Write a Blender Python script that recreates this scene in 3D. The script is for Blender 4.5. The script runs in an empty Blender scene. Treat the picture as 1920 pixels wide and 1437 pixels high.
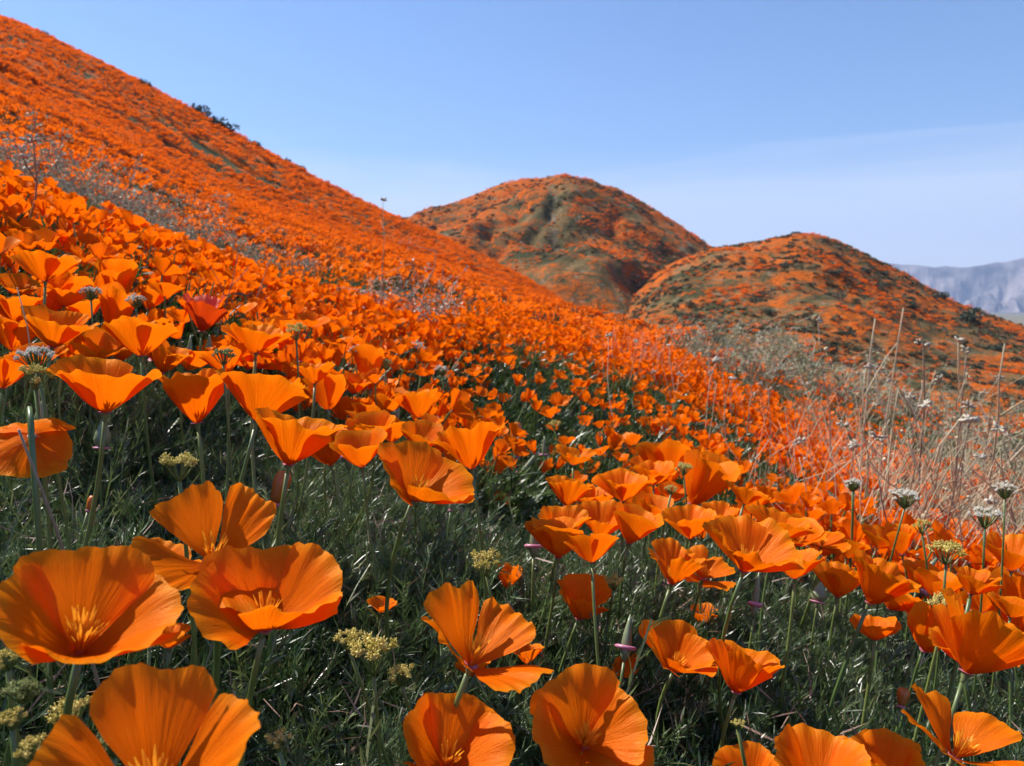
import bpy, math, random
import numpy as np
from mathutils import Vector, Matrix

# ------------------------------------------------------------------ camera, sky, sun, exposure
SC = bpy.context.scene
FPX, CXP, CYP, HOR = 1450.0, 960.0, 718.5, 580.0          # focal length and centre in photo pixels
PITCH = math.atan((CYP - HOR) / FPX)
cam_d = bpy.data.cameras.new("camera")
cam = bpy.data.objects.new("camera", cam_d)
SC.collection.objects.link(cam)
cam.location = (0, 0, 0)
cam.rotation_euler = (math.pi / 2 - PITCH, 0, 0)
cam_d.sensor_width = 36.0
cam_d.lens = 36.0 * FPX / 1920.0
cam_d.clip_start = 0.02
cam_d.clip_end = 60000
cam_d.dof.use_dof = True
cam_d.dof.focus_distance = 0.48
cam_d.dof.aperture_fstop = 21.0
SC.camera = cam

SUN_EL, SUN_AZ = math.radians(50), math.radians(-64)       # azimuth from +Y, clockwise positive
SUN_DIR = Vector((math.sin(SUN_AZ) * math.cos(SUN_EL), math.cos(SUN_AZ) * math.cos(SUN_EL), math.sin(SUN_EL)))
W = bpy.data.worlds.new("World")
SC.world = W
W.use_nodes = True
wt = W.node_tree
wt.nodes.clear()
def wn(t, **k):
    n = wt.nodes.new(t)
    for a, b in k.items():
        setattr(n, a, b)
    return n
w_out, w_bg = wn("ShaderNodeOutputWorld"), wn("ShaderNodeBackground")
w_sky = wn("ShaderNodeTexSky", sky_type='NISHITA', sun_disc=False, sun_elevation=SUN_EL, sun_rotation=SUN_AZ,
           altitude=600, air_density=1.0, dust_density=0.25, ozone_density=5.0)
w_hs = wn("ShaderNodeHueSaturation")
w_hs.inputs['Saturation'].default_value = 1.06; w_hs.inputs['Hue'].default_value = .503
w_co, w_map, w_sep = wn("ShaderNodeTexCoord"), wn("ShaderNodeMapping"), wn("ShaderNodeSeparateXYZ")
w_map.inputs['Scale'].default_value = (1.5, 1.5, 16.0)
w_map.inputs['Rotation'].default_value = (0.0, 0.06, 0.3)
w_no = wn("ShaderNodeTexNoise")
w_no.inputs['Scale'].default_value = 1.3
w_no.inputs['Detail'].default_value = 9; w_no.inputs['Roughness'].default_value = .62
w_no.inputs['Distortion'].default_value = 0.6
w_r1, w_r2, w_mul, w_mix = wn("ShaderNodeMapRange"), wn("ShaderNodeMapRange"), wn("ShaderNodeMath", operation='MULTIPLY'), wn("ShaderNodeMix", data_type='RGBA')
for s, v in (('From Min', .46), ('From Max', .72), ('To Min', 0), ('To Max', .5)):
    w_r1.inputs[s].default_value = v
for s, v in (('From Min', .02), ('From Max', .24), ('To Min', 1), ('To Max', 0)):
    w_r2.inputs[s].default_value = v
wl = wt.links.new
wl(w_co.outputs['Generated'], w_map.inputs[0]); wl(w_map.outputs[0], w_no.inputs[0])
wl(w_co.outputs['Generated'], w_sep.inputs[0])
w_off = wn("ShaderNodeMath", operation='MULTIPLY_ADD')           # thin veil of cloud low in the sky with a wavy upper edge
wl(w_no.outputs[0], w_off.inputs[0]); w_off.inputs[1].default_value = -.16; wl(w_sep.outputs[2], w_off.inputs[2])
for q, v in zip((1, 2, 3, 4), (.11, .05, 0, .40)): w_r1.inputs[q].default_value = v
for q, v in zip((1, 2, 3, 4), (.20, .0, 0, .62)): w_r2.inputs[q].default_value = v
w_mul.operation = 'ADD'
wl(w_off.outputs[0], w_r1.inputs[0]); wl(w_sep.outputs[2], w_r2.inputs[0])
wl(w_r1.outputs[0], w_mul.inputs[0]); wl(w_r2.outputs[0], w_mul.inputs[1])
wl(w_sky.outputs[0], w_hs.inputs['Color'])
wl(w_mul.outputs[0], w_mix.inputs['Factor']); wl(w_hs.outputs[0], w_mix.inputs['A'])
w_mix.inputs['B'].default_value = (5.7, 6.0, 6.6, 1)
wl(w_mix.outputs['Result'], w_bg.inputs['Color']); wl(w_bg.outputs[0], w_out.inputs['Surface'])
w_bg.inputs['Strength'].default_value = 0.112

sun_d = bpy.data.lights.new("sun", 'SUN')
sun_d.energy, sun_d.angle, sun_d.color = 5.0, math.radians(0.53), (1.0, 0.95, 0.87)
sun = bpy.data.objects.new("sun", sun_d)
SC.collection.objects.link(sun)
sun.rotation_euler = (-SUN_DIR).to_track_quat('-Z', 'Y').to_euler()

SC.view_settings.view_transform = 'Standard'
SC.view_settings.look = 'None'
SC.view_settings.exposure = 0.72
SC.view_settings.gamma = 1.0
SC.view_settings.use_curve_mapping = False
cy = SC.cycles
cy.use_denoising = True
cy.use_adaptive_sampling = True
cy.adaptive_threshold = 0.02
cy.adaptive_min_samples = 12
cy.max_bounces, cy.diffuse_bounces, cy.glossy_bounces, cy.transmission_bounces = 8, 4, 2, 5
cy.transparent_max_bounces, cy.volume_bounces = 4, 0
cy.caustics_reflective = cy.caustics_refractive = False

# ------------------------------------------------------------------ helpers
COL = SC.collection
PI = math.pi
def rng_(s): return np.random.default_rng(s)

def _hash(ix, iy, seed):
    h = (ix.astype(np.int64) * 374761393 + iy.astype(np.int64) * 668265263 + seed * 1442695041) & 0xffffffff
    h = ((h ^ (h >> 13)) * 1274126177) & 0xffffffff
    return ((h ^ (h >> 16)) & 0xffff) / 65535.0
def vnoise(x, y, seed=0):
    x, y = np.asarray(x, float), np.asarray(y, float)
    ix, iy = np.floor(x), np.floor(y)
    fx, fy = x - ix, y - iy
    fx, fy = fx * fx * (3 - 2 * fx), fy * fy * (3 - 2 * fy)
    a, b = _hash(ix, iy, seed), _hash(ix + 1, iy, seed)
    c, d = _hash(ix, iy + 1, seed), _hash(ix + 1, iy + 1, seed)
    return (a * (1 - fx) + b * fx) * (1 - fy) + (c * (1 - fx) + d * fx) * fy
def fbm(x, y, seed=0, o=4):
    s, a, t = 0, .5, 0
    for k in range(o):
        s = s + a * vnoise(np.asarray(x) * 2 ** k + 17.3 * k, np.asarray(y) * 2 ** k - 9.1 * k, seed + k); t += a; a *= .5
    return s / t
def sstep(a, b, x):
    t = np.clip((np.asarray(x, float) - a) / (b - a), 0, 1)
    return t * t * (3 - 2 * t)
def hermite(xk, yk, x):
    """smooth curve through knots; yk may have trailing axes"""
    xk = np.asarray(xk, float); yk = np.asarray(yk, float); x = np.clip(np.asarray(x, float), xk[0], xk[-1])
    d = np.diff(xk); sl = np.diff(yk, axis=0) / d.reshape(-1, *([1] * (yk.ndim - 1)))
    m = np.concatenate([sl[:1], (sl[1:] + sl[:-1]) / 2, sl[-1:]])
    i = np.clip(np.searchsorted(xk, x, side='right') - 1, 0, len(xk) - 2)
    h = d[i]; t = (x - xk[i]) / h
    if yk.ndim > 1:
        h, t = h[:, None], t[:, None]
    return ((2 * t**3 - 3 * t**2 + 1) * yk[i] + (t**3 - 2 * t**2 + t) * h * m[i]
            + (-2 * t**3 + 3 * t**2) * yk[i + 1] + (t**3 - t**2) * h * m[i + 1])

CP, SP = math.cos(PITCH), math.sin(PITCH)
def ray(px, py):
    """unit ray through a point of the photograph (camera at the origin)"""
    u, v = (px - CXP) / FPX, (CYP - py) / FPX
    return Vector((u, CP + v * SP, -SP + v * CP)).normalized()

class MB:
    """collects vertices, faces, material slots and up to two point attributes for one mesh"""
    def __init__(self): self.v, self.f, self.m, self.a, self.n = [], [], [], [], 0
    def add(self, v, f, slot=0, attr=None):
        v = np.asarray(v, float)
        self.v.append(v)
        self.f += [tuple(int(i) + self.n for i in q) for q in f]
        self.m += [slot] * len(f)
        self.a.append(np.zeros((len(v), 2)) if attr is None else np.asarray(attr, float))
        self.n += len(v)
        return self
    def mesh(self, name, mats, smooth=True):
        me = bpy.data.meshes.new(name)
        V = np.concatenate(self.v)
        me.from_pydata(V.tolist(), [], self.f)
        for m in (mats if isinstance(mats, (list, tuple)) else [mats]): me.materials.append(m)
        me.polygons.foreach_set('material_index', self.m)
        me.polygons.foreach_set('use_smooth', [smooth] * len(self.f))
        A = np.concatenate(self.a)
        for k, nm in enumerate(('pu', 'pv')):
            at = me.attributes.new(nm, 'FLOAT', 'POINT')
            at.data.foreach_set('value', A[:, k].astype(np.float32))
        me.update()
        return me
def link(name, data, parent=None, col=COL):
    o = bpy.data.objects.new(name, data)
    col.objects.link(o)
    if parent is not None: o.parent = parent
    return o
def tag(o, label=None, cat=None, group=None, kind=None):
    for k, v in (('label', label), ('category', cat), ('group', group), ('kind', kind)):
        if v: o[k] = v
    return o
def copy_tree(o, parent=None):
    c = o.copy(); COL.objects.link(c); c.parent = parent
    for ch in o.children: copy_tree(ch, c)
    return c
def tube(path, rad, n=6, cap=True, attr0=0., attr1=1.):
    P = np.asarray(path, float); k = len(P)
    R = np.broadcast_to(np.asarray(rad, float), (k,))
    T = np.gradient(P, axis=0); T /= np.linalg.norm(T, axis=1)[:, None] + 1e-12
    ref = np.array([0.31, 0.95, 0.05]) if abs(T[0][1]) < .9 else np.array([1., 0, 0.1])
    A = np.cross(T, ref); A /= np.linalg.norm(A, axis=1)[:, None] + 1e-12
    B = np.cross(T, A)
    an = np.linspace(0, 2 * PI, n, endpoint=False)
    V = (P[:, None] + R[:, None, None] * (np.cos(an)[None, :, None] * A[:, None] + np.sin(an)[None, :, None] * B[:, None])).reshape(-1, 3)
    F = [(i * n + j, i * n + (j + 1) % n, (i + 1) * n + (j + 1) % n, (i + 1) * n + j) for i in range(k - 1) for j in range(n)]
    if cap: F += [tuple(range((k - 1) * n, k * n)), tuple(range(n - 1, -1, -1))]
    at = np.stack([np.repeat(np.linspace(attr0, attr1, k), n), np.tile(an / 6.28, k)], 1)
    return V, F, at
def grid_faces(a, b, wrap=False):
    return [(i * b + j, i * b + (j + 1) % b, (i + 1) * b + (j + 1) % b, (i + 1) * b + j) for i in range(a - 1) for j in range(b if wrap else b - 1)]
def lathe(prof, n=10):
    pr = np.asarray(prof, float)
    an = np.linspace(0, 2 * PI, n, endpoint=False)
    V = np.stack([np.outer(pr[:, 0], np.cos(an)), np.outer(pr[:, 0], np.sin(an)), np.repeat(pr[:, 1:2], n, 1)], -1).reshape(-1, 3)
    at = np.stack([np.repeat(np.linspace(0, 1, len(pr)), n), np.tile(an / 6.28, len(pr))], 1)
    return V, grid_faces(len(pr), n, True), at
def frame(axis, front):
    """matrix whose z is axis and whose x points as far as possible along front"""
    z = Vector(axis).normalized(); x = Vector(front); x = (x - z * x.dot(z))
    x = x.normalized() if x.length > 1e-6 else z.orthogonal().normalized()
    y = z.cross(x)
    return Matrix((x, y, z)).transposed()
def npm(M): return np.array(M)
_ico = None
def blob(r=1.0, sub=0):
    global _ico
    t = (1 + 5 ** .5) / 2
    V = np.array([(-1, t, 0), (1, t, 0), (-1, -t, 0), (1, -t, 0), (0, -1, t), (0, 1, t), (0, -1, -t), (0, 1, -t), (t, 0, -1), (t, 0, 1), (-t, 0, -1), (-t, 0, 1)]) / math.sqrt(1 + t * t)
    F = [(0,11,5),(0,5,1),(0,1,7),(0,7,10),(0,10,11),(1,5,9),(5,11,4),(11,10,2),(10,7,6),(7,1,8),(3,9,4),(3,4,2),(3,2,6),(3,6,8),(3,8,9),(4,9,5),(2,4,11),(6,2,10),(8,6,7),(9,8,1)]
    return V * r, F

# ------------------------------------------------------------------ materials
class NT:
    def __init__(self, name):
        self.m = bpy.data.materials.new(name); self.m.use_nodes = True
        self.t = self.m.node_tree; self.t.nodes.clear()
        self.out = self.n("ShaderNodeOutputMaterial")
    def n(self, t, **k):
        x = self.t.nodes.new(t)
        for a, b in k.items(): setattr(x, a, b)
        return x
    def l(self, a, b): self.t.links.new(a, b)
    def noise(self, vec, scale, detail=3, rough=.5, dist=0):
        x = self.n("ShaderNodeTexNoise")
        x.inputs['Scale'].default_value = scale; x.inputs['Detail'].default_value = detail
        x.inputs['Roughness'].default_value = rough; x.inputs['Distortion'].default_value = dist
        if vec is not None: self.l(vec, x.inputs['Vector'])
        return x.outputs[0]
    def rangen(self, v, a, b, c=0, d=1):
        x = self.n("ShaderNodeMapRange"); self.l(v, x.inputs[0])
        for i, q in zip((1, 2, 3, 4), (a, b, c, d)): x.inputs[i].default_value = q
        return x.outputs[0]
    def mix(self, f, a, b, mode='MIX'):
        x = self.n("ShaderNodeMix", data_type='RGBA', blend_type=mode)
        for s, q in (('Factor', f), ('A', a), ('B', b)):
            if isinstance(q, bpy.types.NodeSocket): self.l(q, x.inputs[s])
            elif s == 'Factor': x.inputs[s].default_value = q
            else: x.inputs[s].default_value = (*q, 1)
        return x.outputs['Result']
    def math(self, op, a, b=None):
        x = self.n("ShaderNodeMath", operation=op)
        for i, q in enumerate((a, b)):
            if q is None: continue
            if isinstance(q, bpy.types.NodeSocket): self.l(q, x.inputs[i])
            else: x.inputs[i].default_value = q
        return x.outputs[0]
    def attr(self, nm): return self.n("ShaderNodeAttribute", attribute_name=nm).outputs['Fac']
    def coord(self, scale=(1, 1, 1), rot=(0, 0, 0)):
        c = self.n("ShaderNodeTexCoord"); mp = self.n("ShaderNodeMapping")
        mp.inputs['Scale'].default_value = scale; mp.inputs['Rotation'].default_value = rot
        self.l(c.outputs['Object'], mp.inputs[0]); return mp.outputs[0]
    def rand(self): return self.n("ShaderNodeObjectInfo").outputs['Random']
    def bump(self, h, strength=.3, dist=.01):
        x = self.n("ShaderNodeBump"); x.inputs['Strength'].default_value = strength; x.inputs['Distance'].default_value = dist
        self.l(h, x.inputs['Height']); return x.outputs[0]
    def leafy(self, col, trans=.4, gloss=.06, rough=.4, normal=None, tcol=None, gcol=(1, 1, 1)):
        d, t, g = self.n("ShaderNodeBsdfDiffuse"), self.n("ShaderNodeBsdfTranslucent"), self.n("ShaderNodeBsdfGlossy")
        for q, c in ((d, col), (t, tcol or col)):
            if isinstance(c, bpy.types.NodeSocket): self.l(c, q.inputs['Color'])
            else: q.inputs['Color'].default_value = (*c, 1)
        g.inputs['Roughness'].default_value = rough; g.inputs['Color'].default_value = (*gcol, 1)
        if normal is not None:
            for q in (d, g, t): self.l(normal, q.inputs['Normal'])
        a, b = self.n("ShaderNodeMixShader"), self.n("ShaderNodeMixShader")
        a.inputs[0].default_value = trans; b.inputs[0].default_value = gloss
        self.l(d.outputs[0], a.inputs[1]); self.l(t.outputs[0], a.inputs[2])
        self.l(a.outputs[0], b.inputs[1]); self.l(g.outputs[0], b.inputs[2])
        self.l(b.outputs[0], self.out.inputs['Surface']); return self.m
    def princ(self, col, rough=.7, spec=.3, normal=None):
        p = self.n("ShaderNodeBsdfPrincipled")
        if isinstance(col, bpy.types.NodeSocket): self.l(col, p.inputs['Base Color'])
        else: p.inputs['Base Color'].default_value = (*col, 1)
        p.inputs['Roughness'].default_value = rough; p.inputs['Specular IOR Level'].default_value = spec
        if normal is not None: self.l(normal, p.inputs['Normal'])
        self.l(p.outputs[0], self.out.inputs['Surface']); return self.m

def mat_petal(name, fine=True, deep=(.62, .055, .001), main=(.88, .165, .002), lite=(.94, .34, .010), vary=(.92, .185, .003), tr=.50, tc=(.95, .17, .001)):
    t = NT(name)
    pu, pv = t.attr('pu'), t.attr('pv')
    r = t.rand()
    cv = t.n("ShaderNodeCombineXYZ"); t.l(t.math('MULTIPLY', pv, 9.0), cv.inputs[0]); t.l(t.math('MULTIPLY', pu, .8), cv.inputs[1]); t.l(t.math('MULTIPLY', r, 40), cv.inputs[2])
    st = t.noise(cv.outputs[0], 3.2, 4, .6, .3)
    base = t.mix(t.rangen(pu, 0.03, .42), deep, main)
    base = t.mix(t.rangen(t.math('ADD', pu, t.math('MULTIPLY', st, .12)), .86, 1.06, 0, .75), base, lite)
    base = t.mix(t.rangen(st, .38, .7, 0, .30), base, (.76, .085, .001))
    base = t.mix(t.rangen(r, 0, 1, 0, .35), base, vary)
    nrm = t.bump(st, .5, .0014) if fine else None
    return t.leafy(base, tr, .016, .42, nrm, t.mix(.5, base, tc), (1, .6, .28))
M_PETAL = mat_petal("poppy_petal")
M_PETALF = mat_petal("poppy_petal_field", False, main=(.83, .142, .002), lite=(.88, .23, .005), vary=(.86, .165, .003), tr=.52, tc=(.92, .152, .001))
M_PETALH = mat_petal("poppy_petal_slope", False, (.56, .065, .004), (.76, .168, .012), (.78, .21, .018), (.64, .155, .016), .5)
t = NT("red_poppy_petal"); M_PETALR = t.leafy(t.mix(t.rangen(t.attr('pu'), 0, 1), (.62, .03, .001), (.80, .075, .004)), .4, .04, .45)
t = NT("stamen"); M_STAMEN = t.leafy(t.mix(t.attr('pu'), (.80, .20, .004), (.95, .46, .03)), .3, .02)
t = NT("poppy_stem"); M_STEM = t.leafy(t.mix(t.rand(), (.10, .17, .045), (.19, .24, .06)), .25, .06, .4)
t = NT("receptacle"); M_REC = t.leafy(t.mix(t.rangen(t.attr('pu'), .35, .75), (.20, .25, .10), (.52, .13, .19)), .25, .06, .4)
t = NT("pink_collar"); M_PINK = t.leafy((.60, .22, .33), .25, .06, .4)
t = NT("pod_green"); M_POD = t.leafy(t.mix(t.rangen(t.attr('pu'), 0, 1), (.17, .20, .11), (.26, .32, .16)), .2, .06, .4)
t = NT("bud_orange"); M_BUD = t.leafy(t.mix(t.rangen(t.attr('pu'), .0, .5), (.20, .10, .03), (.62, .16, .01)), .3, .05, .4)
def mat_leaf(name, a, b, gloss=.12):
    t = NT(name); r = t.rand()
    c = t.mix(r, a, b)
    c = t.mix(t.rangen(t.noise(t.coord(), 60, 2), .62, .72, 0, .6), c, (.20, .10, .07))
    return t.leafy(c, .32, gloss, .40)
M_LEAF = mat_leaf("feathery_leaf", (.024, .058, .014), (.11, .165, .055), .06)
t = NT("dead_leaf_bits"); M_LITTER = t.leafy(t.mix(t.noise(t.coord(), 45, 2), (.16, .07, .06), (.42, .30, .20)), .2, .04, .5)
M_WEED = mat_leaf("weed_leaf", (.07, .12, .03), (.17, .20, .07), .05)
t = NT("slope_herb"); M_HERB = t.leafy(t.mix(t.rand(), (.045, .075, .018), (.17, .13, .07)), .25, .03, .5)
M_LEAF2 = mat_leaf("field_leaf", (.028, .066, .012), (.08, .13, .03), .05)
t = NT("dry_stalk"); M_DRY = t.princ(t.mix(t.rand(), (.66, .56, .38), (.42, .35, .22)), .75, .25)
t = NT("grey_twig"); M_TWIG = t.princ(t.mix(t.rand(), (.24, .18, .12), (.40, .33, .25)), .8, .25)
t = NT("dry_bract"); M_BRACT = t.leafy(t.mix(t.rand(), (.62, .56, .45), (.42, .37, .28)), .25, .05, .5)
t = NT("dull_brush_leaf"); M_DULL = t.leafy(t.mix(t.rand(), (.46, .39, .27), (.28, .24, .15)), .2, .03, .5)
t = NT("sage_leaf"); M_SAGE = t.leafy(t.mix(t.rand(), (.22, .24, .12), (.36, .35, .21)), .2, .04, .5)
t = NT("yellow_floret"); M_YEL = t.leafy(t.mix(t.rand(), (.62, .52, .10), (.75, .62, .20)), .3, .03, .5)
t = NT("white_floret"); M_WHI = t.leafy(t.mix(t.attr('pu'), (.62, .60, .44), (.88, .83, .72)), .2, .03, .5)
t = NT("scrub_leaf"); M_SCRUB = t.leafy(t.mix(t.rand(), (.075, .078, .032), (.21, .165, .085)), .15, .02, .6)
t = NT("shrub_leaf"); M_SHRUB = t.leafy(t.mix(t.rand(), (.035, .055, .03), (.075, .085, .05)), .15, .03, .6)

t = NT("soil_and_bloom")                                   # the ground sheet: soil near, bloom and herbs on the slopes
co = t.coord()
g = t.n("ShaderNodeNewGeometry")
ln = t.n("ShaderNodeVectorMath", operation='LENGTH'); t.l(co, ln.inputs[0]); rho = ln.outputs['Value']
soil = t.mix(t.noise(co, 35, 4), (.035, .028, .02), (.10, .075, .05))
soil = t.mix(t.rangen(t.noise(co, 90, 3), .5, .65, 0, .7), soil, (.03, .05, .02))
co2 = t.coord((.55, 1.1, 1.1), (0, .35, .2))
n1 = t.noise(co2, 1.0, 5, .6, .4); n2 = t.noise(co, 7, 3, .6)
herb = t.mix(n2, (.04, .06, .018), (.10, .085, .04))
bloom = t.mix(n2, (.40, .08, .008), (.62, .135, .010))
slope = t.mix(t.rangen(t.math('ADD', t.attr('pu'), t.math('MULTIPLY', t.math('SUBTRACT', n2, .5), .8)), .25, .7), herb, bloom)
far = t.mix(t.noise(t.coord((.02, .02, .02)), 1.0, 5), (.13, .13, .08), (.24, .20, .13))
gc = t.mix(t.rangen(rho, 6, 14), soil, slope)
gc = t.mix(t.rangen(rho, 400, 800), gc, far)
M_GROUND = t.princ(gc, .95, .1, t.bump(n2, .5, .05))

def mat_hill(name, sh):
    t = NT(name); co = t.coord()
    a = t.noise(co, .035, 5, .6, .9); b = t.noise(t.coord((1, 1, 1.5)), .13, 5, .68, .5); c = t.noise(co, .7, 4, .7)
    gul = t.attr('pu'); hgt = t.attr('pv')
    herb = t.mix(t.rangen(t.noise(co, .08, 4, .6), .38, .62), (.05, .05, .022), (.17, .115, .05))
    herb = t.mix(t.rangen(t.math('MULTIPLY', gul, b), .30, .5, 0, .7), herb, (.20, .155, .125))
    herb = t.mix(t.rangen(t.noise(co, .24, 3, .6), .60, .68, 0, .6), herb, (.27, .23, .17))
    bloom = t.mix(t.rangen(c, .3, .7), (.27, .062, .010), (.58, .125, .010))
    k = t.math('ADD', t.math('ADD', t.math('MULTIPLY', a, .6), t.math('MULTIPLY', b, .85)), t.math('MULTIPLY', c, .38))
    k = t.math('ADD', k, t.math('MULTIPLY', hgt, .16)); k = t.math('SUBTRACT', k, t.math('MULTIPLY', gul, .16))
    return t.princ(t.mix(t.rangen(k, sh, sh + .16), herb, bloom), .95, .06, t.bump(t.math('ADD', b, t.math('MULTIPLY', c, .5)), .9, 1.6))
M_HILLA = mat_hill("bloom_hill", .885)
M_HILLB = mat_hill("bloom_hill_low", .85)
t = NT("bare_mountain"); co = t.coord((.001, .001, .001))
M_MTN = t.princ(t.mix(t.rangen(t.noise(co, 2.4, 8, .62), .35, .65), (.05, .045, .05), (.36, .31, .29)), .95, .05)

# ------------------------------------------------------------------ terrain
DROW = np.array([.25, .4, .6, .8, 1, 1.3, 1.7, 2.2, 3, 4.5, 7, 12, 20, 35, 60, 75, 120, 250])
_cols = {  # height of the flower tops relative to the camera, by direction (photo column) and distance
 -600: [-.07, -.03, .02, .1, .2, .34, .5, .68, 1, 1.55, 2.6, 5, 9, 17, 31, 34, 26, 8],
 0: [-.09, -.07, -.035, .01, .07, .17, .28, .39, .56, .8, 1.5, 3.1, 5.7, 11.0, 21.3, 22, 16, 4],
 240: [-.115, -.09, -.06, -.03, .01, .075, .155, .235, .36, .54, 1.0, 2.1, 4.1, 8.4, 16.9, 17, 10, 0],
 480: [-.12, -.105, -.087, -.07, -.05, -.02, .03, .075, .17, .27, .5, 1.2, 2.5, 5.4, 12.0, 12, 5, -3],
 720: [-.13, -.122, -.113, -.105, -.105, -.12, -.1, -.05, .03, .13, .33, .75, 1.5, 3.1, 6.9, 6, 0, -6],
 960: [-.145, -.14, -.14, -.14, -.17, -.26, -.285, -.22, -.12, -.06, 0, .12, .39, .97, 2.4, 1, -4, -8],
 1200: [-.15, -.155, -.165, -.18, -.205, -.265, -.31, -.31, -.29, -.25, -.25, -.35, -.6, -1.5, -3.5, -4.5, -7, -9],
 1440: [-.165, -.175, -.192, -.21, -.24, -.3, -.37, -.42, -.47, -.52, -.6, -1.2, -2.5, -4.5, -7, -8, -9, -10],
 1680: [-.18, -.192, -.22, -.25, -.295, -.365, -.45, -.51, -.6, -.72, -.9, -1.6, -3, -5.2, -7.5, -8.5, -9.5, -10],
 1920: [-.19, -.21, -.245, -.29, -.35, -.43, -.52, -.6, -.72, -.92, -1.2, -2, -3.5, -5.8, -8, -9, -10, -11],
 2500: [-.2, -.24, -.29, -.36, -.44, -.55, -.67, -.8, -1, -1.3, -1.7, -2.8, -4.5, -7, -9, -10, -11, -12]}
_azk = [-PI, -PI / 2]; _zk = [[-.15, -.15, -.16, -.17, -.18, -.2, -.22, -.25, -.3, -.35, -.4, -.5, -.8, -1.5, -3, -4, -6, -9],
                             [-.07, -.03, .04, .11, .2, .33, .5, .7, 1, 1.6, 2.7, 5, 9, 17, 30, 33, 26, 8]]
_DN = np.array([.25, .4, .6, .8, 1, 1.3, 1.7, 2.2, 3, 4.5, 8, 19, 42, 82, 150, 188, 290, 500])   # the slope's real distances
LR = np.log(np.concatenate([[.05], _DN, [900, 2500, 6000, 14000]]))
def _full(z): return np.concatenate([[-.145], np.asarray(z) * _DN / DROW, [-22, -33, -35, -35]])
for px, z in _cols.items():
    az = math.atan((px - 960) / FPX)
    zz = _full(z)
    zz = hermite(LR, zz[:, None], LR + math.log(math.cos(az)) * (np.arange(len(LR)) < 19))[:, 0]
    _azk.append(az); _zk.append(zz)
_zk[0], _zk[1] = _full(_zk[0]), _full(_zk[1])
_azk += [PI / 2, PI]; _zk += [_full([-.21, -.25, -.31, -.38, -.46, -.58, -.72, -.88, -1.1, -1.5, -2.1, -3.3, -5.2, -8, -10, -11, -12, -13]), _zk[0]]
_AZ = np.linspace(-PI, PI, 721); _TAB = hermite(_azk, np.array(_zk), _AZ)
def ztop(x, y):
    """smooth height of the flower canopy"""
    x, y = np.atleast_1d(np.asarray(x, float)), np.atleast_1d(np.asarray(y, float))
    az = np.arctan2(x, y); r = np.maximum(np.hypot(x, y), .051)
    a = (az + PI) / (2 * PI) * 720; i = np.clip(a.astype(int), 0, 719); fa = (a - i)[:, None]
    rows = _TAB[i] * (1 - fa) + _TAB[i + 1] * fa
    lr = np.log(r); k = np.clip(np.searchsorted(LR, lr) - 1, 0, len(LR) - 2)
    n = np.arange(len(r))
    h = LR[k + 1] - LR[k]; t_ = (lr - LR[k]) / h
    def sl(j):
        j = np.clip(j, 0, len(LR) - 2); return (rows[n, j + 1] - rows[n, j]) / (LR[j + 1] - LR[j])
    m0, m1 = (sl(k - 1) + sl(k)) / 2, (sl(k) + sl(k + 1)) / 2
    return ((2 * t_**3 - 3 * t_**2 + 1) * rows[n, k] + (t_**3 - 2 * t_**2 + t_) * h * m0 + (-2 * t_**3 + 3 * t_**2) * rows[n, k + 1] + (t_**3 - t_**2) * h * m1)
def zg(x, y):
    """height of the soil"""
    x, y = np.atleast_1d(np.asarray(x, float)), np.atleast_1d(np.asarray(y, float))
    r = np.hypot(x, y)
    z = ztop(x, y) - .2
    z = z + (fbm(x * 6, y * 6, 3, 3) - .5) * .05 * sstep(.2, .6, r) * (1 - sstep(6, 12, r))
    u, v = x * .8 + y * .25, y * .9 - x * .3
    z = z + (fbm(u * .22, v * .75, 11, 4) - .5) * .9 * sstep(8, 26, r) * (1 - sstep(300, 600, r)) * (1 + sstep(40, 120, r))
    z = z + (fbm(u * .55, v * 2.3, 19, 3) - .5) * .42 * sstep(9, 24, r) * (1 - sstep(250, 400, r)) * (1 + .6 * sstep(40, 120, r))
    return z
def g1(x, y): return float(zg(x, y)[0])

na = np.radians(np.concatenate([np.linspace(-180, -60, 49)[:-1], np.linspace(-60, 55, 461)[:-1], np.linspace(55, 180, 51)[:-1]]))
nr = np.exp(np.concatenate([np.linspace(math.log(.03), math.log(8), 110)[:-1], np.linspace(math.log(8), math.log(200), 230)[:-1], np.linspace(math.log(200), math.log(13500), 60)]))
RR, AA = np.meshgrid(nr, na, indexing='ij')
X, Y = (RR * np.sin(AA)).ravel(), (RR * np.cos(AA)).ravel()
def hillcover(x, y):
    """how thickly the hillside blooms at a place"""
    u, v = x * .8 + y * .25, y * .9 - x * .3
    c = sstep(.37, .48, fbm(u * .22, v * .75, 11, 4)) * (.25 + .75 * sstep(.34, .5, fbm(u * .5, v * 2.3, 13, 3)))     # thin in the hollows of the slope
    r = np.hypot(x, y); px = 960 + FPX * np.asarray(x) / np.maximum(np.asarray(y), 1e-3)
    band = np.exp(-((np.log(np.maximum(r, .1) / 13.0)) / .5) ** 2) * (.4 + .6 * sstep(100, 300, px))
    c = c * (1 - .93 * band * sstep(.32, .46, fbm(x * .4, y * .3, 61, 3)))  # green band at the foot of the slope
    c = c * (1 - .7 * sstep(1250, 1500, px) * sstep(.42, .55, fbm(x * .12, y * .3, 63, 3)))
    return np.clip(c, .03, 1)
_hc = hillcover(X, Y)
mb = MB(); mb.add(np.stack([X, Y, zg(X, Y)], 1), [f[::-1] for f in grid_faces(len(nr), len(na), True)], 0, np.stack([_hc, _hc], 1))
ground = link("ground", mb.mesh("ground", M_GROUND)); tag(ground, "sloping soil and bloom covered hillside ground", kind='structure')

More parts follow.
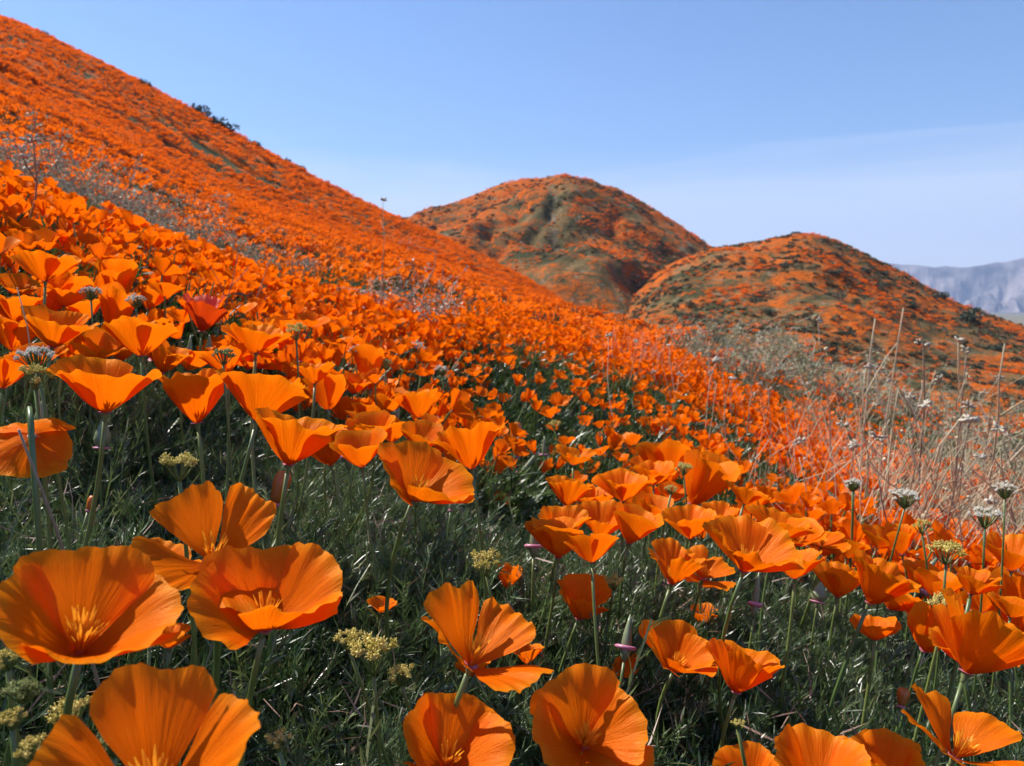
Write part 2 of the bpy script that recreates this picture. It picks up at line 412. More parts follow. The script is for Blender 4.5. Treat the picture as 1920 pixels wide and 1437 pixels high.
def hill(name, sil, R, front, back, mat, seed, gullies, zf=-17.5, label=None):
    px = np.array([s[0] for s in sil], float); el = np.array([HOR - s[1] for s in sil], float) / FPX
    azs = np.linspace(math.atan((px[0] - 960) / FPX), math.atan((px[-1] - 960) / FPX), 260)
    pxs = 960 + FPX * np.tan(azs)
    e = hermite(px, el[:, None], pxs)[:, 0] * np.cos(azs)          # tan of elevation along the slant direction
    tt = np.concatenate([np.linspace(0, 1, 130), 1 + np.linspace(0, 1, 40)[1:]])
    V, at = [], []
    for t_ in tt:
        rr = R - front * (1 - t_) if t_ <= 1 else R + back * (t_ - 1)
        zc = e * R / 1.0
        s = math.sin(PI / 2 * min(t_, 1)) ** 1.25 if t_ <= 1 else math.cos(PI / 2 * (t_ - 1)) ** 1.2
        x, y = rr * np.sin(azs), rr * np.cos(azs)
        mid = 4 * t_ * (1 - t_) if t_ < 1 else 0
        n = fbm(x / 42 + .6 * fbm(x / 25, y / 25, seed + 3, 2), y / 42, seed, 4)
        g_ = np.zeros_like(pxs)
        for (p0, p1, wd, am) in gullies:
            c = p0 * t_ + p1 * (1 - t_) + 14 * math.sin(t_ * 7 + p0) + 7 * math.sin(t_ * 19 + p1); am = am * (.55 + .45 * math.sin(t_ * 11 + p1))
            g_ = g_ + am * np.exp(-((pxs - c) / (wd * (1.6 - t_))) ** 2) * min(1, (1 - min(t_, 1)) * 3.2) * min(1, t_ * 4 + .2)
        depth = np.maximum(zc - zf, 0)
        z = zf + depth * s - depth * mid * .42 * np.maximum(0, n - .38) - depth * .032 * g_ * (1 - sstep(.6, .8, t_)) + (fbm(x / 7, y / 7, seed + 9, 3) - .5) * 2.2 * min(1, mid * 3 + .1)
        V.append(np.stack([x, y, z], 1)); at.append(np.stack([np.clip(g_, 0, 1), np.full_like(pxs, max(0, (min(t_, 1) - .55) / .45))], 1))
    V = np.concatenate(V); at = np.concatenate(at)
    mb = MB(); mb.add(V, [f[::-1] for f in grid_faces(len(tt), len(azs))], 0, at)
    o = link(name, mb.mesh(name, mat)); tag(o, label, kind='structure')
    return V.reshape(len(tt), len(azs), 3), pxs
silA = [(600, 490), (700, 440), (750, 417), (800, 402), (850, 386), (950, 350), (1010, 343), (1065, 340), (1105, 348), (1140, 363), (1230, 410), (1330, 467), (1420, 520), (1500, 570), (1560, 610), (1640, 650)]
silB = [(1000, 650), (1060, 615), (1130, 578), (1211, 523), (1270, 490), (1335, 469), (1430, 455), (1500, 447), (1560, 458), (1650, 500), (1750, 550), (1850, 590), (1920, 612), (2050, 640), (2200, 655)]
VA, PXA = hill("hill", silA, 420, 235, 180, M_HILLA, 21, [(1000, 1120, 13, .8)], label="tall rounded hill with a gully, patched with orange bloom and olive scrub")
VB, PXB = hill("hill", silB, 295, 155, 150, M_HILLB, 47, [(1400, 1330, 14, .4), (1690, 1640, 16, .35)], label="lower rounded hill of orange bloom and scrub in front of the taller one")

# far bare mountains
azs = np.linspace(math.radians(-50), math.radians(52), 1500); pxs = 960 + FPX * np.tan(azs)
crest = 78 + 16 * np.sin(pxs / 310 + 1.5) + 30 * (fbm(pxs / 110, pxs * 0 + 3, 71, 7) - .5) + 26 * sstep(1800, 1990, pxs) - 6
V = []
for t_ in np.concatenate([np.linspace(0, 1, 90), [1.15, 1.4]]):
    rr = 9000 + 2600 * t_
    n = fbm(pxs / 52 + 1.2 * t_ + .5 * fbm(pxs / 20, pxs * 0 + t_ * 6, 79, 3), pxs * 0 + t_ * 3.5, 77, 7)
    s = t_ ** 1.15 if t_ <= 1 else 1 - (t_ - 1) * 1.4
    z = -32 + (crest * np.cos(azs) / FPX * 11600 + 32) * s - 620 * (1 - abs(2 * n - 1)) ** 1.5 * (4 * t_ * (1 - t_) if t_ < 1 else 0)
    V.append(np.stack([rr * np.sin(azs), rr * np.cos(azs), z], 1))
mb = MB(); mb.add(np.concatenate(V), [f[::-1] for f in grid_faces(92, 1500)])
tag(link("mountains", mb.mesh("mountains", M_MTN)), "pale bare mountain range far across the valley", kind='structure')

# the air between
hz = NT("haze_air"); hz.t.nodes.remove(hz.out); hz.out = hz.n("ShaderNodeOutputMaterial")
pv = hz.n("ShaderNodeVolumePrincipled"); pv.inputs['Color'].default_value = (.50, .66, 1, 1); pv.inputs['Density'].default_value = 7.5e-5; pv.inputs['Anisotropy'].default_value = .1
hz.l(pv.outputs[0], hz.out.inputs['Volume'])
s = 14500
mb = MB(); mb.add([(x, y, z) for z in (-60, 1500) for x, y in ((-s, -s), (s, -s), (s, s), (-s, s))], [(3, 2, 1, 0), (4, 5, 6, 7), (0, 1, 5, 4), (1, 2, 6, 5), (2, 3, 7, 6), (3, 0, 4, 7)])
tag(link("haze", mb.mesh("haze", hz.m, False)), "pale bluish air over the valley", kind='stuff')

# ------------------------------------------------------------------ poppies
def profile(th, flare, S):
    """radius and height of the cup per unit petal length at arc positions S"""
    q = np.linspace(0, 1.05, 80)
    a = np.radians(th + 22 * (1 - q) ** 4 - 7 * np.sin(PI * np.clip(q, 0, 1)) + flare * q ** 4)
    r = .025 + np.concatenate([[0], np.cumsum(np.sin(a[:-1]) * np.diff(q))]); h = np.concatenate([[0], np.cumsum(np.cos(a[:-1]) * np.diff(q))])
    return np.interp(S, q, r), np.interp(S, q, h)
def petal_geo(L, th, phi, rng, ns=13, nw=15, half=63, roff=1.0, ruf=1.0, flare=18, flat=.35, curl=0.):
    s = np.linspace(0, 1, ns)[:, None] ** .8; w = np.linspace(-1, 1, nw)[None, :]
    p = rng.uniform(0, 6.28, 8)
    edge = 1 - .15 * np.abs(w) ** 5 - .05 * w ** 2 + .03 * np.sin(w * 5 + p[0]) * ruf + .014 * np.sin(w * 13 + p[1] + 2 * np.sin(w * 4 + p[5])) * ruf + .007 * np.sin(w * 37 + p[6]) * ruf + .07 * w * rng.uniform(-1, 1)
    S = s * edge
    r, h = profile(th, flare + rng.uniform(-8, 8), S)
    A = math.radians(half) * (.62 + .38 * np.sqrt(s)) * (1 - .10 * np.maximum(0, s - .7) / .3)
    a = A * w
    r = r * (1 + flat * (1 / np.cos(np.minimum(np.abs(a), .95)) - 1)) * roff
    big = S ** 2.2 * L * .05 * ruf
    dn = big * (np.sin(w * 3.3 + p[2]) * .8 + .5 * np.sin(w * 6.5 + p[3])) + S ** 5 * L * .022 * ruf * np.sin(w * 15 + p[4] + 2 * s) + S ** 2 * np.abs(w) ** 4 * L * curl
    dn = dn + (.004 * L * S + .010 * L * S ** 5 * (.35 + .65 * np.sin(w * 4.1 + p[1]) ** 2)) * np.sin(w * 17 + p[5] + 1.6 * np.sin(w * 3.3 + p[7])) * ruf
    dn = dn + rng.normal(.05, .06) * L * w * S ** 1.5 * (ruf > 0)
    at_ = np.radians(th + flare * s ** 4)
    rr, hh = r * L + dn * np.cos(at_), h * L - dn * np.sin(at_)
    V = np.stack([rr * np.cos(phi + a), rr * np.sin(phi + a), hh + 0 * rr], -1).reshape(-1, 3)
    at = np.stack([np.broadcast_to(s, (ns, nw)), np.broadcast_to(w * .5 + .5, (ns, nw))], -1).reshape(-1, 2)
    return V, grid_faces(ns, nw), at
def stamens_geo(L, rng, n=22):
    m = MB()
    for i in range(n):
        a = rng.uniform(0, 6.28); q = rng.uniform(.08, .42) ; ln = L * rng.uniform(.22, .42); r0 = L * rng.uniform(.01, .045)
        d = np.array([math.cos(a) * q, math.sin(a) * q, 1.0]); d /= np.linalg.norm(d)
        b = np.array([math.cos(a) * r0, math.sin(a) * r0, L * .02])
        side = np.array([-math.sin(a), math.cos(a), 0]) * L * .016
        bend = np.array([math.cos(a), math.sin(a), 0]) * L * .03
        P = [b, b + d * ln * .45, b + d * ln * .7 + bend * .3, b + d * ln + bend]
        ws = [.35, .45, 1.1, .25]
        V = np.array([q_ for p_, w_ in zip(P, ws) for q_ in (p_ - side * w_, p_ + d * 0 + np.cross(side, d) * w_ * .6, p_ + side * w_)])
        F = [(3*k, 3*k+1, 3*k+4, 3*k+3) for k in range(3)] + [(3*k+1, 3*k+2, 3*k+5, 3*k+4) for k in range(3)]
        m.add(V, F, 0, np.repeat(np.array([[.1, 0], [.5, 0], [.9, 0], [1, 0]]), 3, 0))
    return m
def receptacle_geo(L, n=12):
    return lathe([(.0, -.16), (.022, -.16), (.03, -.11), (.048, -.04), (.058, .0), (.090, .0), (.100, .008), (.09, .012), (.045, .004), (0, .0)] * np.array([L, L]), n)
def bez(a, b, c, n):
    q = np.linspace(0, 1, n)[:, None]; return (1 - q) ** 2 * np.array(a) + 2 * q * (1 - q) * np.array(b) + q * q * np.array(c)

def poppy(base, axis, front, L, th, seed, label, group=None, po=(0, 0, 0, 0), phi0=None, ruf=1.0, flare=18, red=False, half=63, hi=True, curl=0., sm=True, stem_to=None, rs=.0014):
    """a single poppy: base is where the cup joins the stem"""
    rng = rng_(seed)
    M = npm(frame(axis, front)); base = np.array(base)
    ax = np.array(Vector(axis).normalized())
    j0 = base - ax * L * .14
    if stem_to is None:
        hgt = max(.05, base[2] - g1(base[0], base[1]))
        dx = np.array([rng.normal(0, .12) - ax[0] * .5, rng.normal(0, .12) - ax[1] * .4]) * hgt
        fx, fy = base[0] + dx[0], base[1] + dx[1]
        foot = np.array([fx, fy, g1(fx, fy) - .005])
    else: foot = np.array([*stem_to, g1(*stem_to) - .005])
    root = bpy.data.objects.new("poppy", None); COL.objects.link(root); root.location = foot; root.empty_display_size = .02
    tag(root, label, "poppy", group or "large poppies in the near clump")
    pm = M_PETALR if red else M_PETAL
    ph = rng.uniform(0, 1.57) if phi0 is None else math.radians(phi0)
    for k in range(4):
        out = k % 2 == 0
        V, F, at = petal_geo(L * rng.uniform(.92, 1.05), th + po[k] + rng.normal(0, 5), ph + k * PI / 2 + rng.normal(0, .1), rng,
                             15 if hi else 8, 33 if hi else 9, half, 1.03 if out else .96, ruf, flare, curl=curl * (1 if out else .5))
        V = V @ M.T + base - foot
        m = MB().add(V, F, 0, at); o = link("petal", m.mesh("petal", pm), root)
    if sm:
        st = stamens_geo(L, rng, 42 if hi else 14); st.v = [v @ M.T + base - foot for v in st.v]
        o = link("stamens", st.mesh("stamens", M_STAMEN), root); o['kind'] = 'stuff'
    V, F, at = receptacle_geo(L, 14 if hi else 8)
    link("receptacle", MB().add(V @ M.T + base - foot, F, 0, at).mesh("receptacle", M_REC), root)
    mid = j0 - ax * np.linalg.norm(j0 - foot) * .45 + np.array([rng.normal(0, .006), rng.normal(0, .006), 0])
    link("stem", MB().add(*(lambda q: (q[0], q[1], 0, q[2]))(tube(bez(foot - foot, mid - foot, j0 - foot, 10), np.linspace(rs * 1.15, rs, 10), 7))).mesh("stem", M_STEM), root)
    return root

def depth_for(px, py, h):
    """distance at which the line of sight through a photo point meets the level h above the soil"""
    d = ray(px, py); n = np.exp(np.linspace(math.log(.2), math.log(12), 400))
    x, y, z = d.x * n, d.y * n, d.z * n
    f = z - (zg(x, y) + h)
    i = np.where((f[:-1] > 0) & (f[1:] <= 0))[0]
    return float(n[i[0]]) if len(i) else None

# base point, rim centre, width (photo pixels), opening towards the viewer, then options
HERO = [
 (150, 1222, 172, 1118, 318, .42, dict(seed=1, phi0=10, po=(4, 2, 0, -4), label="huge cupped orange poppy low beside the frame's left border, tilted open to the viewer")),
 (495, 1178, 511, 1085, 275, .45, dict(seed=2, phi0=20, label="wide open orange poppy on a straight stem, right neighbour of the hugest one")),
 (290, 1510, 288, 1405, 372, .62, dict(seed=3, phi0=0, th=48, half=46, label="large orange poppy with parted petals cut off by the bottom border, far left")),
 (398, 1055, 405, 960, 262, .5, dict(seed=4, phi0=40, th=55, half=44, po=(22, -16, -12, 18), ruf=1.3, label="floppy orange poppy with petals folded outward above the wide open cup")),
 (282, 1085, 285, 1045, 150, .25, dict(seed=5, d=.52, label="orange poppy half hidden behind the hugest cupped one")),
 (776, 936, 808, 868, 195, .40, dict(seed=6, phi0=35, label="ruffled orange bowl shaped poppy alone against dark foliage, centre of the picture")),
 (541, 872, 556, 785, 190, .06, dict(seed=7, phi0=0, label="orange poppy cup seen from the side with a fan shaped front petal")),
 (196, 774, 195, 690, 190, .12, dict(seed=8, phi0=15, label="broad orange poppy cup on a pale stem above a green bud")),
 (370, 794, 357, 695, 132, .08, dict(seed=9, phi0=0, label="narrow deep orange poppy cup between two broader ones")),
 (482, 790, 505, 710, 190, -.15, dict(seed=10, phi0=0, ruf=1.2, d=.62, label="big dark orange poppy turned away, behind the fan petalled cup")),
 (265, 668, 262, 608, 135, .08, dict(seed=11, label="orange poppy cup just above the narrow deep one")),
 (378, 622, 382, 570, 82, .12, dict(seed=12, red=True, th=27, half=60, label="red orange poppy, the only reddish bloom, standing above the rest")),
 (480, 662, 485, 610, 125, .10, dict(seed=13, label="orange poppy beside the yellow umbel, right of the red one")),
 (98, 652, 112, 598, 122, .08, dict(seed=14, label="orange poppy with a folded rim above the white umbel")),
 (85, 528, 86, 480, 102, .12, dict(seed=15, label="upright orange poppy standing clear near the left border above the clump")),
 (60, 818, 62, 868, 138, -.72, dict(seed=16, th=54, d=.5, label="nodding orange poppy seen from behind under a grey twig")),
 (5, 728, 10, 675, 90, .1, dict(seed=17, label="orange poppy cut by the left border beside the white umbel")),
 (60, 1030, 20, 1010, 60, .0, dict(seed=18, th=24, label="half closed dark orange poppy at the left border above the hugest one")),
 (882, 1248, 912, 1155, 268, .30, dict(seed=19, phi0=55, th=52, half=45, po=(14, 6, -10, -6), ruf=1.5, label="windblown orange poppy with one petal flapping down, centre foreground")),
 (835, 1440, 868, 1350, 218, .50, dict(seed=20, phi0=15, th=46, label="orange poppy bowl at the bottom border, left of the face on one")),
 (1095, 1400, 1110, 1345, 225, .78, dict(seed=21, phi0=45, th=50, label="face on orange poppy showing its stamens at the bottom border")),
 (1085, 1160, 1108, 1098, 115, .35, dict(seed=22, phi0=10, label="small smooth orange cup alone over dark foliage with a lit right petal")),
 (1226, 1155, 1226, 1120, 62, .05, dict(seed=23, label="low orange poppy half buried in foliage behind thin leaves")),
 (1264, 1256, 1285, 1205, 135, .48, dict(seed=24, phi0=40, label="crinkled open orange poppy touching its smoother right neighbour")),
 (1380, 1298, 1405, 1222, 140, .12, dict(seed=25, phi0=0, label="smooth orange cup on a long slanting stem, touching the crinkled one")),
 (1046, 1020, 1062, 958, 120, .18, dict(seed=26, phi0=5, label="orange cup overlapping another, above the seed pod with pink collar")),
 (1125, 1005, 1132, 948, 105, .25, dict(seed=27, d=.78, label="orange poppy overlapped by the cup above the pink collared pod")),
 (1258, 1095, 1275, 1030, 120, .10, dict(seed=28, phi0=30, half=48, label="ragged orange poppy left of the widest ruffled bowl")),
 (1318, 1085, 1325, 1055, 125, .35, dict(seed=29, th=62, half=46, po=(10, 0, 0, 0), label="flat orange poppy with a drooping petal below the widest ruffled bowl")),
 (1394, 1070, 1412, 1000, 178, .38, dict(seed=30, phi0=40, ruf=1.5, label="widest ruffled orange bowl on the slope with fluted back petals")),
 (1630, 1132, 1662, 1072, 138, .10, dict(seed=31, phi0=0, ruf=1.3, label="pleated orange poppy leaning right on a pale stem")),
 (1570, 1120, 1578, 1062, 100, .0, dict(seed=32, label="shaded orange poppy close behind the pleated one")),
 (1330, 930, 1362, 880, 78, .05, dict(seed=33, th=20, half=64, flare=4, ruf=.5, label="closed barrel shaped orange poppy leaning right on the clump's rim")),
 (1455, 1010, 1468, 962, 120, .12, dict(seed=34, d=.85, label="orange poppy directly behind the widest ruffled bowl")),
 (1540, 1025, 1545, 1000, 92, .25, dict(seed=35, th=62, label="flat lit orange poppy right of the widest ruffled bowl")),
 (1812, 1262, 1855, 1170, 175, .04, dict(seed=36, phi0=10, ruf=1.2, label="tall dark orange cup at the right border below a yellow umbel")),
 (1790, 1420, 1850, 1325, 200, .22, dict(seed=37, phi0=70, th=50, half=46, po=(0, -8, 0, 16), label="orange poppy with two spread petals in the bottom right corner")),
 (1896, 1070, 1898, 1018, 95, .05, dict(seed=38, label="orange poppy cut by the right border above the tall dark cup")),
 (1535, 1490, 1540, 1420, 170, .35, dict(seed=39, label="orange poppy top at the bottom border with a folded light rim")),
 (1672, 1480, 1665, 1418, 132, .25, dict(seed=40, label="round petalled orange poppy top at the bottom border, right of the folded one")),
 (1410, 1480, 1405, 1435, 130, .4, dict(seed=41, label="orange poppy barely rising above the bottom border, left of the folded one")),
 (786, 784, 784, 730, 95, .0, dict(seed=42, phi0=0, label="orange funnel shaped poppy standing free behind the bowl against the field")),
 (885, 880, 878, 805, 160, -.05, dict(seed=43, ruf=1.3, d=.66, label="large pleated orange poppy behind the lone bowl")),
 (612, 850, 622, 795, 110, .1, dict(seed=44, label="orange poppy peeking out right of the fan petalled cup")),
 (668, 775, 668, 745, 62, .1, dict(seed=45, label="small orange poppy between the fan petalled cup and the funnel")),
 (735, 830, 738, 785, 80, .1, dict(seed=46, label="orange poppy under the funnel shaped one among green pods")),
 (1062, 950, 1072, 900, 108, .0, dict(seed=47, phi0=20, label="orange poppy with a dark left petal on the clump's rim above the overlapping pair")),
 (1115, 955, 1112, 918, 90, .15, dict(seed=48, label="orange poppy second from left on the clump's rim")),
 (1168, 940, 1170, 888, 112, .1, dict(seed=49, label="orange poppy left of the small yellow umbel on the clump's rim")),
 (1225, 910, 1224, 870, 90, .1, dict(seed=50, label="light orange poppy behind the rim next to the yellow umbel")),
 (1075, 872, 1078, 838, 95, .15, dict(seed=51, th=52, half=46, label="star like open orange poppy behind the clump against the dark gap")),
 (1295, 1010, 1290, 965, 115, .1, dict(seed=53, label="shaded orange poppy under the barrel shaped one")),
 (1490, 1085, 1490, 1040, 110, .0, dict(seed=54, d=.72, label="shaded orange poppy tucked right of the widest ruffled bowl's base")),
 (318, 1215, 322, 1180, 90, .0, dict(seed=55, d=.52, label="shaded orange poppy low in the foliage under the hugest one")),
 (1640, 1200, 1640, 1165, 80, .0, dict(seed=56, d=.75, label="shaded orange poppy low behind the pleated one's stem")),
 (1395, 945, 1405, 915, 90, .1, dict(seed=57, d=.95, label="orange poppy just right of the barrel shaped one")),
 (32, 605, 30, 560, 90, .1, dict(seed=58, label="orange poppy at the left border below the upright clear one")),
 (120, 575, 122, 545, 95, .15, dict(seed=59, label="flat orange poppy right below the upright clear one")),
 (165, 665, 162, 625, 80, .1, dict(seed=60, label="orange poppy between the folded rim one and the cup above the narrow one")),
 (425, 700, 420, 655, 95, .05, dict(seed=61, d=.8, label="orange poppy behind the rounded green umbel")),
 (590, 720, 590, 680, 90, .05, dict(seed=62, d=.85, label="orange poppy directly behind the big turned away one")),
 (1800, 1240, 1790, 1190, 90, .0, dict(seed=63, d=.62, label="dark orange poppy left behind the tall dark cup")),
 (1820, 1115, 1830, 1075, 80, .05, dict(seed=64, d=.75, label="orange poppy behind the lower yellow umbel near the right border")),
 (1350, 985, 1352, 950, 80, .1, dict(seed=65, d=.9, label="orange poppy between the barrel shaped one and the widest bowl")),
 (215, 515, 215, 488, 75, .1, dict(seed=66, label="orange poppy right of the upright clear one near the left border")),
]
for bx, by, rx, ry, Wp, e, o in HERO:
    o = dict(o)
    d = o.pop('d', None); th = o.pop('th', None); ph0 = o.get('phi0')
    dr = ray(bx, by)
    cosg = math.sqrt(1 - e * e)
    Hpx = math.hypot(rx - bx, ry - by)
    if th is None: th = min(58, max(18, math.degrees(math.atan((Wp / 2 * .93) / (Hpx / cosg))) - 3))
    if d is None:
        d = depth_for(bx, min(by, 1437), .14) or .9
        D = Wp * d / FPX
        D2 = min(.078, max(.042, D)) * .5 + .061 * .5
        d = D2 * FPX / Wp
    r1, h1 = profile(th, 18, np.array([.97]))
    L = Wp * d / FPX / 2 / float(r1[0]) * .85
    R_ = Vector((1, 0, 0)); U_ = Vector((0, SP, CP))
    ai = (R_ * (rx - bx) + U_ * (by - ry)).normalized()
    axis = ai * cosg - dr * e
    base = dr * d
    lo = g1(base.x, base.y)
    if base.z < lo + .05:
        pass
    poppy(base, axis, -dr, L, th, rs=.0012 + .0004 * rng_(o['seed']).random(), **o)

# further blooms crowding the clump
ZONES = [((0, 620), (545, 700), 30, "mid sized orange poppy crowded behind the broad cups, left part of the clump", "poppies crowded behind the broad cups"),
         ((590, 970), (730, 880), 20, "mid sized orange poppy crowded around the funnel shaped one", "poppies crowded around the funnel shaped one"),
         ((1020, 1560), (860, 1060), 22, "mid sized orange poppy crowded on the clump's rim near the barrel shaped one", "poppies crowded near the barrel shaped one"),
         ((1560, 1915), (985, 1230), 12, "mid sized orange poppy near the two yellow umbels at the right border", "poppies near the two yellow umbels"),
         ((60, 1850), (1000, 1300), 9, "low half buried orange poppy deep in the near foliage", "low poppies deep in the near foliage")]
SHORT = {1: "hugest cupped poppy", 2: "wide open low poppy", 4: "floppy poppy", 6: "lone ruffled bowl", 7: "fan petalled cup", 8: "broad cup over the bud", 9: "narrow deep cup", 10: "big turned away poppy",
 11: "cup above the narrow one", 12: "red orange poppy", 13: "poppy beside the yellow umbel", 14: "folded rim poppy", 15: "upright clear poppy", 16: "nodding poppy", 19: "windblown poppy", 22: "smooth small cup",
 24: "crinkled open poppy", 25: "smooth slanting cup", 26: "overlapping cup", 28: "ragged poppy", 30: "widest ruffled bowl", 31: "pleated leaning poppy", 33: "barrel shaped poppy", 36: "tall dark cup", 37: "two petalled corner poppy",
 38: "poppy cut by the right border", 42: "funnel shaped poppy", 43: "large pleated poppy", 49: "poppy left of the small umbel", 51: "star like poppy", 20: "bottom bowl", 21: "face on poppy"}
USED = set()
def place_label(px_, py_, kind):
    c = sorted((math.hypot(px_ - (h[0] + h[2]) / 2, 1.5 * (py_ - (h[1] + h[3]) / 2)), h[6]['seed'], (h[0] + h[2]) / 2, (h[1] + h[3]) / 2) for h in HERO if h[6]['seed'] in SHORT)
    def rel(q):
        dx, dy = px_ - q[2], py_ - q[3]; return ("left of" if dx < 0 else "right of") if abs(dx) > 1.2 * abs(dy) else ("above" if dy < 0 else "below")
    for j in range(1, 9):
        for i in range(j):
            t_ = f"{kind} {rel(c[i])} the {SHORT[c[i][1]]}, {rel(c[j])} the {SHORT[c[j][1]]}"
            if t_ not in USED and len(t_.split()) <= 16: USED.add(t_); return t_
    return kind + " in the crowd"
rz = rng_(4242); placed = [((h[0] + h[2]) / 2, (h[1] + h[3]) / 2, h[4]) for h in HERO]
for (x0, x1), (y0, y1), n, lb, gr in ZONES:
    done = 0
    for _ in range(600):
        if done == n: break
        px_, py_ = rz.uniform(x0, x1), rz.uniform(y0, y1); d = depth_for(px_, py_, (.12 + .05 * rz.random()) if 'buried' not in lb else .07)
        if d is None or d > 1.35 or (abs(px_ - 380) < 75 and 530 < py_ < 690): continue
        Wp = (rz.uniform(.045, .062) if 'buried' not in lb else rz.uniform(.025, .035)) * FPX / d
        if any(abs(px_ - a) < .25 * (b_ + Wp) and abs(py_ - c) < .17 * (b_ + Wp) for a, c, b_ in placed): continue
        placed.append((px_, py_, Wp)); done += 1; th = rz.uniform(28, 50) if rz.random() < .85 else 16; dr = ray(px_, py_)
        axis = Vector((rz.normal(.12, .25), rz.normal(0, .25), 1)).normalized(); r1, h1 = profile(th, 18, np.array([.97]))
        poppy(dr * d, axis, -dr, Wp * d / FPX / 2 / float(r1[0]) * .9, th, 5000 + len(placed), place_label(px_, py_, 'buried poppy' if 'buried' in lb else ('closed poppy' if th < 20 else 'orange poppy')), gr, hi=False, rs=.0012)

# ------------------------------------------------------------------ feathery foliage
def strip(m, p, d, n, ln, w, bend, slot=0, a=0.5):
    d = d / np.linalg.norm(d); s = np.cross(d, n); s /= np.linalg.norm(s) + 1e-9
    m1 = p + d * ln * .5 + n * bend * ln * .25; t_ = p + d * ln + n * bend * ln
    m.add([p - s * w * .35, p + s * w * .35, m1 + s * w * .5, m1 - s * w * .5, t_], [(0, 1, 2, 3), (3, 2, 4)], slot, np.full((5, 2), a))
def tuft(seed, nleaf=14, lobes=30, w=.0007, ln=.0098, leafL=.058, up=1.0):
    rng = rng_(seed); m = MB()
    for i in range(nleaf):
        a = rng.uniform(0, 6.28); el = rng.uniform(.35, 1.35)
        d0 = np.array([math.cos(a) * math.cos(el), math.sin(a) * math.cos(el), math.sin(el) * up]); Ll = leafL * rng.uniform(.6, 1.15)
        b = np.array([rng.normal(0, .008), rng.normal(0, .008), -.006])
        c = b + d0 * Ll * .6 + np.array([0, 0, Ll * .12]); t_ = b + d0 * Ll + np.array([math.cos(a), math.sin(a), -.2]) * Ll * .12
        P = bez(b, c, t_, 6); T = np.gradient(P, axis=0)
        sd = np.cross(T[2], [0, 0, 1.]); sd /= np.linalg.norm(sd) + 1e-9
        V = np.concatenate([P - sd * w * .5, P + sd * w * .5])
        m.add(V, [(k, k + 1, k + 7, k + 6) for k in range(5)])
        for k in range(lobes):
            q = .3 + .7 * (k + rng.random()) / lobes
            i0 = min(4, int(q * 5)); f = q * 5 - i0
            p = P[i0] * (1 - f) + P[i0 + 1] * f; tg = T[min(i0, 5)] / (np.linalg.norm(T[min(i0, 5)]) + 1e-9)
            side = np.cross(tg, rng.normal(0, 1, 3)); side /= np.linalg.norm(side) + 1e-9
            dd = tg * rng.uniform(.5, 1.0) + side * rng.uniform(.35, .8) + np.array([0, 0, .25])
            nn = rng.normal(0, 1, 3); nn -= nn.dot(dd) * dd / dd.dot(dd); nn /= np.linalg.norm(nn)
            strip(m, p, dd, nn, ln * rng.uniform(.6, 1.3), w * rng.uniform(.8, 1.3), rng.uniform(-.3, .3))
    return m
def source(name, builds, mats):
    c = bpy.data.collections.new(name)
    for i, b in enumerate(builds):
        o = bpy.data.objects.new(f"{name}_{i:02d}", b.mesh(f"{name}_{i:02d}", mats)); c.objects.link(o)
    return c
def scatter(name, pts, rots, scl, coll, nvar, label, seed=0):
    me = bpy.data.meshes.new(name); n = len(pts)
    me.vertices.add(n); me.vertices.foreach_set('co', np.asarray(pts, np.float32).ravel())
    for nm, ty, val, key in (('rot', 'FLOAT_VECTOR', np.asarray(rots, np.float32).ravel(), 'vector'), ('scl', 'FLOAT', np.asarray(scl, np.float32), 'value'),
                             ('vid', 'INT', rng_(seed).integers(0, nvar, n).astype(np.int32), 'value')):
        at = me.attributes.new(nm, ty, 'POINT'); at.data.foreach_set(key, val)
    o = link(name, me)
    ng = bpy.data.node_groups.new(name, 'GeometryNodeTree')
    ng.interface.new_socket('Geometry', in_out='INPUT', socket_type='NodeSocketGeometry')
    ng.interface.new_socket('Geometry', in_out='OUTPUT', socket_type='NodeSocketGeometry')
    N = ng.nodes; gi, go = N.new('NodeGroupInput'), N.new('NodeGroupOutput')
    ip, ci, er = N.new('GeometryNodeInstanceOnPoints'), N.new('GeometryNodeCollectionInfo'), N.new('FunctionNodeEulerToRotation')
    ci.inputs['Collection'].default_value = coll; ci.inputs['Separate Children'].default_value = True; ci.inputs['Reset Children'].default_value = True
    ip.inputs['Pick Instance'].default_value = True
    def na_(nm, ty):
        x = N.new('GeometryNodeInputNamedAttribute'); x.data_type = ty; x.inputs['Name'].default_value = nm; return x.outputs['Attribute']
    L_ = ng.links.new
    L_(gi.outputs[0], ip.inputs['Points']); L_(ci.outputs[0], ip.inputs['Instance']); L_(na_('vid', 'INT'), ip.inputs['Instance Index'])
    L_(na_('rot', 'FLOAT_VECTOR'), er.inputs[0]); L_(er.outputs[0], ip.inputs['Rotation']); L_(na_('scl', 'FLOAT'), ip.inputs['Scale'])
    L_(ip.outputs[0], go.inputs[0])
    md = o.modifiers.new('scatter', 'NODES'); md.node_group = ng
    tag(o, label, kind='stuff'); return o
def sector(rng, n, r0, r1, p0=-330, p1=2250):
    """random ground positions in the sector of the view, even per area"""
    a0, a1 = math.atan((p0 - 960) / FPX), math.atan((p1 - 960) / FPX)
    r = np.sqrt(rng.uniform(r0 * r0, r1 * r1, n)); a = rng.uniform(a0, a1, n)
    return r * np.sin(a), r * np.cos(a)
def pxof(x, y): return 960 + FPX * np.asarray(x) / np.maximum(np.asarray(y), 1e-3)
def area(r0, r1, p0=-330, p1=2250): return .5 * (math.atan((p1 - 960) / FPX) - math.atan((p0 - 960) / FPX)) * (r1 * r1 - r0 * r0)

